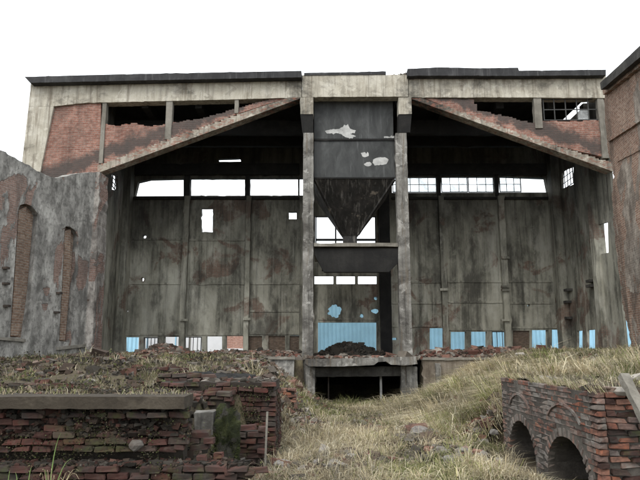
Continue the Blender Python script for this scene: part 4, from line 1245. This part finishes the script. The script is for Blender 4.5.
# ------------------------------------------------------------------ loose stones and bricks one can pick out
def loose(name, px, py, Y, r, kind, label, cat, group=None, seed=0, dz=0.0):
    p = at(px, py, Y)
    z = float(hmap(p.x, Y)) + dz
    if kind == 'brick_red' or kind == 'brick_orange':
        me = BM['red' if kind == 'brick_red' else 'orange'][seed % 8]
        o = bpy.data.objects.new(name, me); COL.objects.link(o)
        o.location = (p.x, Y, z + .03); o.rotation_euler = (seed * .37 % .5 - .25, seed * .61 % .6 - .3, seed * 1.7)
        o.scale = (r, r, r)
    else:
        o = lump(name, (p.x, Y, z + r[2] * .5), r, M[kind], None, seed, .4, 2, 3)
    return tag(o, label, cat, group)
def yground(px, py):
    """walks the sight line down to the ground"""
    r_ = ray(px, py); t = 3.0
    while t < 40:
        q = EYE + r_ * t
        if q.z <= float(hmap(q.x, q.y)) : return q.y
        t += 0.06
    return 29.0
def loose_at(name, px, py, r, kind, label, cat, group=None, seed=0):
    return loose(name, px, py, yground(px, py), r, kind, label, cat, group, seed)
loose_at('flat_stone', 371, 471, (.16, .1, .05), 'whitepaint', 'pale flat stone lying in the trench grass near the frame bottom', 'stone', None, 2)
loose_at('stone_block', 345, 452, (.14, .12, .1), 'stone', 'dark grey stone lump in the middle of the trench grass', 'stone', None, 3)
loose_at('brick_lump', 420, 436, (.22, .17, .14), 'brick_orange' and 'archbrick' if False else 'stone', 'weathered grey lump in the trench grass below the dry bank', 'stone', None, 4)
ob = loose_at('brick_lump', 418, 434, (.26, .18, .15), 'stone', 'rust-red lump of fused brick at the foot of the grass bank', 'brick', None, 6)
ob.data.materials[0] = M['brick_orange']
loose_at('flat_stone', 448, 427, (.24, .14, .08), 'stone', 'broad grey stone beside the rust-red brick lump', 'stone', None, 7)
ORD = ['leftmost', 'second from the left', 'third from the left', 'fourth from the left', 'fourth from the right', 'third from the right', 'second from the right', 'rightmost']
ORD6 = ORD[:3] + ORD[5:]
ORD4 = ORD[:2] + ORD[6:]
k = 0
for i_, (px, py, s) in enumerate(sorted(((282, 470, .15), (292, 462, .12), (305, 474, .13), (318, 466, .1), (330, 455, .1), (352, 462, .12), (300, 452, .09), (276, 458, .1)))):
    k += 1
    loose_at('rubble_stone', px, py, (s, s * .8, s * .6), 'stone', ORD[i_] + ' of the rough grey stones below the brick pier wall', 'stone', 'stones at the foot of the pier wall', 10 + k)
for i_, (px, py, s) in enumerate(sorted(((455, 445, .13), (468, 440, .14), (478, 433, .12), (462, 455, .13), (450, 462, .12), (485, 445, .1), (440, 452, .11), (494, 436, .1)))):
    k += 1
    loose_at('rubble_stone', px, py, (s, s * .8, s * .6), 'stone', ORD[i_] + ' of the pale stones heaped before the arched openings', 'stone', 'stones in the heap before the arches', 30 + k)
for i_, (px, py) in enumerate(sorted(((287, 476), (311, 459), (322, 474), (337, 464), (298, 468), (345, 474)))):
    k += 1
    loose_at('loose_brick', px, py, 0.95, 'brick_red', ORD6[i_] + ' of the loose red bricks on the trench floor', 'brick', 'loose bricks in the trench', k)
for i_, (px, py) in enumerate(sorted(((243, 462), (250, 468), (232, 470), (258, 474)))):
    k += 1
    p = at(px, py, 7.2)
    o = loose('loose_brick', px, py, 7.35, 1.0, 'brick_red', ORD4[i_] + ' of the loose bricks fallen beside the capped wall', 'brick', 'loose bricks by the capped wall', k, 0.28 + .02 * (k % 3))

# ------------------------------------------------------------------ rubble (uncountable)
rg = np.random.default_rng(11)
PAL = np.array([(0.11, 0.05, 0.038), (0.16, 0.085, 0.064), (0.085, 0.06, 0.045), (0.13, 0.113, 0.094), (0.24, 0.22, 0.19), (0.05, 0.043, 0.034), (0.20, 0.145, 0.115)])
def rubble(name, x, y, z, size, label, wts, sink=.25, group=None, mul=1.0):
    n_ = len(x)
    size = size * np.where((rg.uniform(0, 1, n_) < .03) & (not name.startswith(('wall_', 'vault_', 'coping_'))), 2.0, 1.0)
    cube = np.array([[i, j, k] for i in (-.5, .5) for j in (-.5, .5) for k in (-.5, .5)])
    v = cube[None] + rg.uniform(-.22, .22, (n_, 8, 3))
    dim = np.stack([size * rg.uniform(.7, 1.6, n_), size * rg.uniform(.6, 1.1, n_), size * rg.uniform(.35, .8, n_)], -1)
    v = v * dim[:, None]
    a = rg.uniform(0, 6.28, n_); t1 = rg.normal(0, .45, n_); 
    ca, sa, c1, s1 = np.cos(a), np.sin(a), np.cos(t1), np.sin(t1)
    yy = v[..., 1] * c1[:, None] - v[..., 2] * s1[:, None]; zz = v[..., 1] * s1[:, None] + v[..., 2] * c1[:, None]
    xx = v[..., 0] * ca[:, None] - yy * sa[:, None]; yy = v[..., 0] * sa[:, None] + yy * ca[:, None]
    P = np.stack([xx + x[:, None], yy + y[:, None], zz + z[:, None] + (dim[:, 2] * (.5 - sink))[:, None]], -1).reshape(-1, 3)
    q = np.array([(0, 1, 3, 2), (4, 6, 7, 5), (0, 4, 5, 1), (2, 3, 7, 6), (0, 2, 6, 4), (1, 5, 7, 3)])
    F = (np.arange(n_)[:, None, None] * 8 + q[None]).reshape(-1, 4)
    idx = rg.choice(len(PAL), n_, p=np.array(wts) / sum(wts))
    col = PAL[idx] * rg.uniform(.6, 1.35, (n_, 1)) * mul
    o = np_mesh(name, P, F, M['rubble'], np.repeat(np.clip(col, 0, 1), 8, 0))
    return tag(o, label, 'rubble', group, 'stuff')

# heaps inside the hall and along the floor edge are mounds of soil and broken brick
def mound(name, x0, x1, y0, y1, hf, mat, label):
    xs = np.linspace(x0, x1, max(8, int((x1 - x0) / .12))); ys = np.linspace(y0, y1, max(8, int((y1 - y0) / .12)))
    o = grid_mesh(name, xs, ys, hf, mat)
    return tag(o, label, 'rubble', None, 'stuff')
def h_leftheap(X, Y):
    b = 0.62 * np.exp(-((X + 8.2) / 1.1) ** 2 - ((Y - 32.2) / 1.0) ** 2)
    b = b + 0.14 * np.exp(-((Y - 30.9) / .8) ** 2) * (0.5 + fbm(X * .8, Y * .8, 31)) + 0.20 * np.exp(-((X + 3.0) / 2.2) ** 2 - ((Y - 31.5) / 1.0) ** 2)
    e = sst(0, .6, X + 11.0) * sst(0, .4, -0.9 - X) * sst(0, .5, Y - 29.95) * sst(0, 1, 34.5 - Y)
    return FLOOR - .04 + (b + .10 * (fbm(X * 3, Y * 3, 33) - .3)) * e
mound('rubble_heap', -11.0, -0.9, 29.95, 34.5, h_leftheap, M['dust'], 'low mounds of brick rubble and dust on the floor of the left bay')
def h_rightheap(X, Y):
    b = 0.36 * np.exp(-((Y - 30.8) / .7) ** 2) * (0.45 + fbm(X * .9, Y * .8, 41))
    e = sst(0, .4, X - 4.95) * sst(0, .6, 14.0 - X) * sst(0, .4, Y - 29.95) * sst(0, 1, 34 - Y)
    return FLOOR - .04 + (b + .10 * (fbm(X * 3, Y * 3, 43) - .3)) * e
mound('rubble_heap', 4.95, 14.0, 29.95, 34.0, h_rightheap, M['dust'], 'low ridge of brick rubble along the floor edge of the right bay')
def h_coal(X, Y):
    b = 0.62 * np.exp(-((X - 1.2) / .95) ** 2 - ((Y - 32.6) / .9) ** 2) + .35 * np.exp(-((X - 2.4) / .8) ** 2 - ((Y - 32.4) / .8) ** 2)
    return FLOOR + .0 + (b + .06 * fbm(X * 4, Y * 4, 51)) * sst(0, .5, X + .6) * sst(0, .5, 4.6 - X) * sst(0, .4, Y - 31) * sst(0, .5, 34.5 - Y)
mound('coal_heap', -0.6, 4.6, 31.0, 34.5, h_coal, M['coal'], 'black coal heap on the deck under the hopper')

def roof_rubble():
    p0, p1 = FRONT.pt(388, 75), FRONT.pt(408, 74.6)
    x = rg.uniform(p0.x, p1.x, 60); y = rg.uniform(29.9, 30.5, 60)
    rubble('roof_rubble', x, y, np.full(60, p0.z - .01), rg.uniform(.05, .22, 60) * sst(p0.x - .4, p1.x, x), 'bits of broken parapet on top of the middle beam', [1, 1, 1, 4, 5, 1, 1])
roof_rubble()
def coal_bits():
    x = rg.normal(1.5, .9, 700); y = rg.normal(32.4, .7, 700)
    k_ = (x > -.4) & (x < 4.4) & (y > 31.1) & (y < 34.3); x, y = x[k_], y[k_]
    rubble('coal_bits', x, y, h_coal(x, y), rg.uniform(.04, .2, len(x)), 'lumps of coal and slag on the black heap under the hopper', [0, 0, 1, .4, 0, 5, 0], mul=.35)
coal_bits()
def scatter(n_, x0, x1, y0, y1, hf, mask=None):
    x = rg.uniform(x0, x1, n_); y = rg.uniform(y0, y1, n_)
    if mask is not None:
        k_ = rg.uniform(0, 1, n_) < mask(x, y); x, y = x[k_], y[k_]
    return x, y, hf(x, y)
x, y, z = scatter(3800, -10.8, -1.0, 30.0, 33.5, h_leftheap)
rubble('floor_rubble', x, y, z, rg.uniform(.05, .20, len(x)), 'broken bricks and dust strewn over the left bay floor edge', [2, 3, 2, 3, 2, 2, 3])
x, y, z = scatter(3800, 5.0, 13.9, 30.0, 32.5, h_rightheap)
rubble('floor_rubble', x, y, z, rg.uniform(.05, .20, len(x)), 'reddish brick rubble strewn along the right bay floor edge', [3, 4, 2, 2, 2, 1, 4])
x, y, z = scatter(700, -0.7, 4.85, 29.2, 31.0, lambda x, y: np.full_like(x, FLOOR - .05))
k_ = y > 29.3
rubble('deck_rubble', x[k_], y[k_], z[k_] + .0, rg.uniform(.05, .22, k_.sum()), 'brick and concrete rubble lying on the lip of the deck', [2, 3, 2, 4, 3, 2, 2])

n_ = 700
x = rg.uniform(-4.7, xe, n_); y = rg.uniform(W1Y - .2, W1Y + .12, n_)
rubble('wall_foot_debris', x, y, np.full(n_, zl - .01), rg.uniform(.015, .07, n_), 'crumbs of brick and soil on the foot course of the capped wall', [3, 1, 3, 1, .3, 6, 0], mul=.45)
n_ = 1500
x = rg.uniform(-4.7, x1w, n_); y = rg.uniform(W1Y + .02, W1Y + .22, n_); z = rg.uniform(zr_ - .02, zc0 - .03, n_)
rubble('wall_core_debris', x, y + .04, z, rg.uniform(.02, .10, n_), 'dark crumbling core of broken brick showing under the coping', [3, .6, 3, 1, .1, 7, 0], mul=.4)
def dens(f, lo, hi): return lambda x, y: sst(lo, hi, f(x, y))
# left terrace
x, y, z = scatter(15000, -13, -1.1, 8.0, 29.6, hmap, lambda x, y: (sst(.42, .56, fbm(x * .7, y * .6, 61)) * .7 + .3) * (x > -12.2 - .0 * y) * np.where(y > 22, .5, 1))
rubble('terrace_rubble', x, y, z, rg.uniform(.03, .14, len(x)) * np.where(y < 11, .75, 1), 'broken bricks and stones scattered over the left grassy terrace', [1.5, 1, 5, 4, .8, 8, 1], mul=.75)
# close behind the coping
x, y, z = scatter(900, -4.6, -1.3, 7.95, 9.6, hmap)
rubble('coping_rubble', x, y, z, rg.uniform(.03, .11, len(x)), 'small brick and stone debris packed behind the concrete coping', [3, 1, 3, 3, 1.5, 5, 1], mul=.7)
# left bank down to the trench
x, y, z = scatter(5200, -2.8, 0.3, 12.0, 29.4, hmap, lambda x, y: sst(-2.8, -1.6, x) * (1 - sst(-.8, .3, x)) * (.15 + .85 * sst(13, 20, y)))
rubble('bank_rubble', x, y, z, rg.uniform(.05, .2, len(x)), 'rubble tumbling down the bank left of the deck', [2, 2, 3, 4, 3, 3, 2])
# trench bottom left and heap in front of the arches
x, y, z = scatter(2600, -1.3, 1.2, 6.0, 11.5, hmap, lambda x, y: (1 - sst(-.2, 1.1, x)) * sst(.38, .6, fbm(x * 1.5, y * 1.2, 71)))
rubble('trench_rubble', x, y, z, rg.uniform(.03, .12, len(x)), 'small rubble at the foot of the brick pier wall', [2, 2, 3, 4, 3, 4, 1])
x, y, z = scatter(9000, 0.0, 3.3, 7.5, 18, hmap, lambda x, y: np.clip(heap_m(x, y) ** 1.5 * .5, 0, 1))
k_ = (x < 3.05)
rubble('trench_rubble', x[k_], y[k_], z[k_], rg.uniform(.03, .14, k_.sum()), 'grey rubble heap half sunk in grass before the arched openings', [1, 1, 2, 5, 5, 3, 1])
x = rg.normal(2.9, .45, 700); y = rg.normal(13.6, 1.2, 700)
k_ = (x < 3.3) | (y > 12.6); x, y = x[k_], y[k_]; z = hmap(x, y)
rubble('bank_rubble', x, y, z, rg.uniform(.04, .16, len(x)), 'spill of brick rubble down the bank left of the arched wall corner', [3, 3, 3, 3, 2, 3, 2])
x, y, z = scatter(6000, -.4, 4.6, 7, 27, hmap, lambda x, y: .75 * (1 - sst(.38, .47, fbm(x * .8, y * .6, 103))) + .12 * sst(.5, .6, fbm(x * 1.1, y * .8, 77)))
rubble('trench_rubble', x, y, z, rg.uniform(.04, .16, len(x)), 'odd stones and brick bits scattered through the trench grass', [2, 2, 4, 4, 2, 5, 1], mul=.85)
# right terrace
x, y, z = scatter(3600, 3.55, 14, 7.8, 29.5, hmap, lambda x, y: sst(.52, .66, fbm(x * .6, y * .6, 81)) * .9 + .05)
rubble('terrace_rubble', x, y, z, rg.uniform(.04, .15, len(x)), 'broken bricks and pale stones among grass on the terrace above the arches', [3, 3, 2, 3, 4, 2, 2])
x, y, z = scatter(500, 3.52, 4.9, 7.8, 8.8, hmap)
rubble('vault_rubble', x, y, z, rg.uniform(.03, .12, len(x)), 'loose brick debris on top of the arched wall corner', [4, 3, 3, 2, 2, 4, 2])

# ------------------------------------------------------------------ grass (uncountable)
STRAW = np.array([(0.49, 0.425, 0.285), (0.42, 0.355, 0.225), (0.57, 0.515, 0.38), (0.32, 0.262, 0.168)])
GREEN = np.array([(0.20, 0.22, 0.08), (0.27, 0.275, 0.11), (0.14, 0.165, 0.055), (0.33, 0.31, 0.15)])
def blades(name, x, y, z, hgt, wid, lean, green, label, dirx=None, segs=2, parent=None, bright=None):
    n_ = len(x)
    a = rg.uniform(0, 6.283, n_) if dirx is None else dirx
    dx, dy = np.cos(a), np.sin(a)
    b = rg.uniform(0, 6.283, n_); wx, wy = np.cos(b) * wid / 2, np.sin(b) * wid / 2
    ln = hgt * lean
    P0 = np.stack([x, y, z - .02], -1)
    m = np.stack([dx * ln * .32, dy * ln * .32, hgt * .60], -1)
    t = np.stack([dx * ln, dy * ln, hgt * (1.0 - .35 * np.clip(lean, 0, 1.6))], -1)
    W = np.stack([wx, wy, np.zeros(n_)], -1)
    V = np.stack([P0 - W, P0 + W, P0 + m - W * .75, P0 + m + W * .75, P0 + t], 1).reshape(-1, 3)
    o = np.arange(n_)[:, None] * 5
    F = np.concatenate([o + np.array([0, 1, 3]), o + np.array([0, 3, 2]), o + np.array([2, 3, 4])], 0)
    g_ = rg.uniform(0, 1, n_) < green
    c = np.where(g_[:, None], GREEN[rg.integers(0, 4, n_)], STRAW[rg.integers(0, 4, n_)]) * rg.uniform(.65, 1.25, (n_, 1))
    if bright is not None: c = np.clip(c * bright[:, None], 0, 1)
    ob_ = np_mesh(name, V, F, M['grass'], np.repeat(c, 5, 0), parent)
    return tag(ob_, label, 'grass', None, 'stuff') if parent is None else ob_

def tufts(n_, x0, x1, y0, y1, mask, per, spread):
    x = rg.uniform(x0, x1, n_); y = rg.uniform(y0, y1, n_)
    k_ = rg.uniform(0, 1, n_) < mask(x, y); x, y = x[k_], y[k_]
    m = len(x)
    tid = np.repeat(np.arange(m), per)
    xx = x[tid] + rg.normal(0, spread, m * per); yy = y[tid] + rg.normal(0, spread, m * per)
    return xx, yy, tid, m, x[tid], y[tid]

def not_blocked(x, y):
    b = (y < 7.95) & (x < -0.75)
    b |= (x > 3.3) & (x < 3.64) & (y > 7.6) & (y < 11.9)
    b |= (x > 3.3) & (y < 7.8)
    b |= (x < -.72) & (y < 11.6) & (y > 9.8) & (x > -1.9)
    b |= y > 29.4
    return ~b

def grass_patch(name, n_, x0, x1, y0, y1, mask, per, h0, h1, lean, gsc, gth, label, wscale=1.0, wind=None, hmask=None, bf=0.85):
    per = int(per * 2.4); x, y, tid, m, cx_, cy_ = tufts(int(n_ / 1.9), x0, x1, y0, y1, mask, per, .05 + .0016 * (y0 + y1) / 2)
    k_ = not_blocked(x, y); x, y, tid = x[k_], y[k_], tid[k_]
    th = (rg.uniform(.5, 1.1, m) * np.where(rg.uniform(0, 1, m) < .12, 1.7, 1.0))[tid]
    tb = (rg.uniform(.5, 1.2, m))[tid] * (.30 + 1.3 * fbm(x * .9, y * .8, 131))
    h = rg.uniform(h0, h1, len(x)) * th
    if hmask is not None: h = h * hmask(x, y)
    dist = np.hypot(x, y)
    wid = (0.0045 + 0.00055 * dist) * rg.uniform(.7, 1.3, len(x)) * wscale
    gr = sst(gth - .1, gth + .1, fbm(x * gsc, y * gsc, 97) + rg.uniform(-.12, .12, m)[tid]) * .85 + .05
    dd = None
    dd = np.arctan2(y - cy_[k_], x - cx_[k_]) + rg.normal(0, .5, len(x))
    if wind is not None: dd = np.where(rg.uniform(0, 1, len(x)) < .75, wind + rg.normal(0, .5, len(x)) + 1.2 * (fbm(x * .5, y * .5, 141) - .5), dd)
    blades(name, x, y, hmap(x, y), h, wid, np.abs(rg.normal(lean, .35, len(x))), gr, label, dd, bright=tb * bf)
    return len(x)

N = 0
# trench
N += grass_patch('trench_grass', 7000, -1.2, 3.22, 5.2, 12.5, lambda x, y: (.14 + .86 * sst(.45, .55, fbm(x * .9, y * .8, 101)) * sst(-1.0, .4, x + .1)) * (1 - .75 * heap_m(x, y)), 13, .07, .30, .95, .6, .60, 'mixed dry and green grass on the near trench floor', bf=1.0)
N += grass_patch('trench_grass', 6500, -1.4, 4.2, 12, 29.6, lambda x, y: (.12 + .88 * sst(.43, .55, fbm(x * .8, y * .6, 103))) * (1 - .8 * heap_m(x, y)), 11, .10, .38, .95, .5, .61, 'pale dry grass sloping down the far trench to the deck', 1.1, bf=1.05)
# right bank, long and combed over
N += grass_patch('bank_grass', 6500, 2.4, 7.5, 11.6, 29.4, lambda x, y: .15 + .85 * sst(.40, .54, fbm(x * .7, y * .55, 105)), 14, .20, .60, 1.25, .5, .64, 'long straw-coloured grass combed down the bank right of the deck', 1.1, wind=3.6, bf=1.2)
# terraces
N += grass_patch('terrace_grass', 7500, -12.5, -1.2, 8.0, 29.5, lambda x, y: (.12 + .88 * sst(.44, .58, fbm(x * .6, y * .5, 107))) * np.where(y > 20, .8, 1), 11, .06, .24, .8, .4, .50, 'short dry and green grass on the left terrace', bf=.72)
N += grass_patch('terrace_grass', 5600, 3.5, 14.5, 7.8, 29.4, lambda x, y: .10 + .90 * sst(.46, .58, fbm(x * .7, y * .6, 109)), 11, .09, .34, 1.0, .4, .58, 'dry grass on the terrace above the arched wall', bf=.95)
N += grass_patch('terrace_grass', 700, -1.75, -0.95, 8.0, 9.7, lambda x, y: .7, 10, .04, .14, .8, .6, .42, 'green grass in the gap between the capped wall and the pier wall')
N += grass_patch('deck_grass', 260, 0.2, 4.6, 28.2, 29.4, lambda x, y: .9, 14, .15, .45, .5, .3, .30, 'green grass growing before the dark opening under the deck', 1.0)
# grass before the left wall foot
x = rg.uniform(-4.6, -0.9, 500); y = rg.uniform(5.7, 6.9, 500)
blades('wall_foot_grass', x, y, hmap(x, y), rg.uniform(.1, .32, 500), np.full(500, .006), np.abs(rg.normal(.7, .3, 500)), np.full(500, .5), 'sparse grass blades along the foot of the capped wall')

# leafy weeds and moss clinging to the walls
WEED = np.array([(0.05, 0.058, 0.02), (0.085, 0.09, 0.035), (0.075, 0.06, 0.038), (0.12, 0.115, 0.06), (0.035, 0.03, 0.02)])
def leaves(name, x, y, z, size, label, wts, nrm=None):
    n_ = len(x)
    u = rg.normal(size=(n_, 3)); u /= np.linalg.norm(u, axis=1)[:, None]
    t = rg.normal(size=(n_, 3)); t -= u * (t * u).sum(1)[:, None]; t /= np.linalg.norm(t, axis=1)[:, None]
    p = np.stack([x, y, z], -1); sz = size[:, None]
    V = np.stack([p, p + (t * .45 + u * .22) * sz, p + u * sz * 1.0, p + (-t * .45 + u * .22) * sz], 1).reshape(-1, 3)
    F = np.arange(n_ * 4).reshape(-1, 4)
    c = WEED[rg.choice(5, n_, p=np.array(wts) / sum(wts))] * rg.uniform(.5, 1.5, (n_, 1))
    return tag(np_mesh(name, V, F, M['grass'], np.repeat(np.clip(c, 0, 1), 4, 0)), label, 'weeds', None, 'stuff')
def clump(n_, per, x0, x1, y0, y1, mask, rad, hgt, hf=hmap):
    x = rg.uniform(x0, x1, n_); y = rg.uniform(y0, y1, n_)
    k_ = (rg.uniform(0, 1, n_) < mask(x, y)) & not_blocked(x, y); x, y = x[k_], y[k_]
    xx = np.repeat(x, per) + rg.normal(0, rad, len(x) * per); yy = np.repeat(y, per) + rg.normal(0, rad, len(x) * per)
    return xx, yy, hf(xx, yy) + np.abs(rg.normal(0, hgt, len(xx)))
x, y, z = clump(1500, 26, -12.5, -1.1, 8.0, 24, lambda x, y: sst(.42, .58, fbm(x * .8, y * .7, 151)), .14, .09)
leaves('terrace_weeds', x, y, z, rg.uniform(.02, .07, len(x)) * (.6 + y * .035), 'low dark weeds and moss growing through the rubble of the left terrace', [1.6, .8, 5, 1.6, 4])
x, y, z = clump(1300, 22, -1.0, 5.5, 6.0, 27, lambda x, y: sst(.44, .56, fbm(x * .9, y * .7, 153)), .12, .07)
leaves('trench_weeds', x, y, z, rg.uniform(.02, .06, len(x)) * (.6 + y * .03), 'small leafy weeds scattered in the trench grass', [2, 4, 2, 4, 1])
x, y, z = clump(420, 24, 3.6, 12, 7.9, 20, lambda x, y: sst(.46, .6, fbm(x * .9, y * .7, 155)), .12, .07)
leaves('vault_weeds', x, y, z, rg.uniform(.02, .06, len(x)) * (.6 + y * .03), 'low weeds on the soil above the arched wall', [2, 3, 4, 3, 2])
# on the faces of the left walls
n_ = 16000
x = rg.uniform(-4.7, x1w + .3, n_); z = rg.uniform(0, zc0 + .02, n_)
k_ = rg.uniform(0, 1, n_) < sst(.46, .6, fbm(x * 2.2, z * 3.5, 157)); x, z = x[k_], z[k_]
y = W1Y + rg.uniform(-.03, .12, len(x)) - .24 * (z < zl + .02)
leaves('wall_moss', x, y, z, rg.uniform(.008, .03, len(x)), 'dark moss and dead leaves clinging to the capped wall', [3, 1, 4, .4, 5])
n_ = 5000
x = rg.uniform(-1.95, -.74, n_); z = rg.uniform(0, zt3 + .1, n_)
k_ = rg.uniform(0, 1, n_) < sst(.5, .64, fbm(x * 2.6, z * 3, 159)); x, z = x[k_], z[k_]
leaves('wall_moss', x, W3Y + rg.uniform(-.04, .03, len(x)), z, rg.uniform(.01, .035, len(x)), 'moss and small weeds on the face of the brick pier wall', [3, 2, 4, 1, 4])
n_ = 2600
x = np.abs(rg.normal(0, .6, n_)) + 3.75; y = rg.uniform(7.9, 10.2, n_); k_ = x < 5.6; x, y = x[k_], y[k_]; n_ = len(x)
blades('dead_twigs', x, y, hmap(x, y) + rg.uniform(0, .06, n_), rg.uniform(.06, .2, n_), np.full(n_, .006), np.abs(rg.normal(1.6, .5, n_)), np.full(n_, .1), 'tangle of dead dark stalks on top of the arched wall corner', bright=rg.uniform(.12, .5, n_))
x = rg.uniform(-2.2, -.85, 160); y = rg.uniform(10.2, 11.3, 160)
rubble('pier_rubble', x, y, np.full(160, zt3 + .13), rg.uniform(.03, .12, 160), 'small rubble lying about the blackened slab on the pier wall', [2, 1, 3, 2, 1, 4, 0], mul=.7)
# straw hanging over the coping and over the arched wall
n_ = 420
x = rg.uniform(-4.7, x1w, n_); k_ = vnoise(x * 2.2, x * 0, 161) > .45; x = x[k_]; n_ = len(x)
blades('coping_grass', x, rg.uniform(W1Y + .2, W1Y + .45, n_), np.full(n_, zc1 - .01), rg.uniform(.04, .16, n_), np.full(n_, .006), np.abs(rg.normal(.9, .4, n_)), np.full(n_, .35), 'thin dry grass along the top of the concrete coping')
n_ = 1500
y = rg.uniform(YN, YF, n_); k_ = vnoise(y * 2.6, y * 0, 163) > .4; y = y[k_]; n_ = len(y)
x = rg.uniform(AX + .02, AX + .28, n_)
blades('vault_edge_grass', x, y, np.full(n_, ZA - .01), rg.uniform(.06, .24, n_), np.full(n_, .007), np.abs(rg.normal(1.1, .4, n_)), np.full(n_, .25), 'straw hanging over the top edge of the arched wall', np.pi + rg.normal(0, .7, n_))

# one tall tuft with a broad green blade
tp = at(57, 480, 5.6)
tf = root('grass_tuft', (tp.x, 5.6, float(hmap(tp.x, 5.6))), 'tall tuft with broad green blades and dry curled stalks before the capped wall', 'grass tuft')
def blade_obj(name, base, tip, bend, wd, mat, parent):
    bm = bmesh.new(); n_ = 8; prev = None
    base = Vector(base); tip = Vector(tip); bend = Vector(bend)
    for k in range(n_ + 1):
        t = k / n_
        p = base * (1 - t) ** 2 + bend * 2 * t * (1 - t) + tip * t * t
        w_ = wd * (1 - t ** 2) * (.6 + .8 * t if t < .5 else 1.0) + .0006
        vs_ = (bm.verts.new(p - Vector((w_, 0, 0))), bm.verts.new(p + Vector((0, -w_ * .6, 0))), bm.verts.new(p + Vector((w_, 0, 0))))
        if prev:
            bm.faces.new((prev[0], prev[1], vs_[1], vs_[0])); bm.faces.new((prev[1], prev[2], vs_[2], vs_[1]))
        prev = vs_
    return bm_obj(name, bm, mat, parent)
M['leaf'] = simple('green_blade', (0.13, 0.19, 0.06), .6, .3)
M['drystalk'] = simple('dry_stalk', (0.42, 0.36, 0.22), .8, .3)
zb0 = float(hmap(tp.x, 5.6))
def T(px, py, Y=5.6): return at(px, py, Y)
b0 = Vector((T(51, 480).x, 5.6, zb0))
blade_obj('green_blade', b0, T(61, 433), T(50, 450), .007, M['leaf'], tf)
blade_obj('green_blade', b0, T(75, 458), T(56, 455), .006, M['leaf'], tf)
blade_obj('green_blade', b0, T(43, 470), T(50, 462), .005, M['leaf'], tf)
for k_ in range(9):
    e = RND.uniform(-18, 24)
    blade_obj('dry_stalk', b0 + Vector((RND.uniform(-.03, .06), 0, 0)), T(57 + e, 474 + RND.uniform(-4, 10), 5.6 - RND.uniform(0, .2)), T(55 + e * .6, 455 + RND.uniform(-4, 6)), .003, M['drystalk'], tf)
for (px, py, dx_) in ((8, 470, 2), (20, 472, -5), (28, 466, 4)):
    b1 = Vector((T(px, 480).x, 5.6, zb0))
    blade_obj('green_blade', b1, T(px + dx_, py), T(px, py + 4), .006, M['leaf'], tf)
print('grass blades', N)
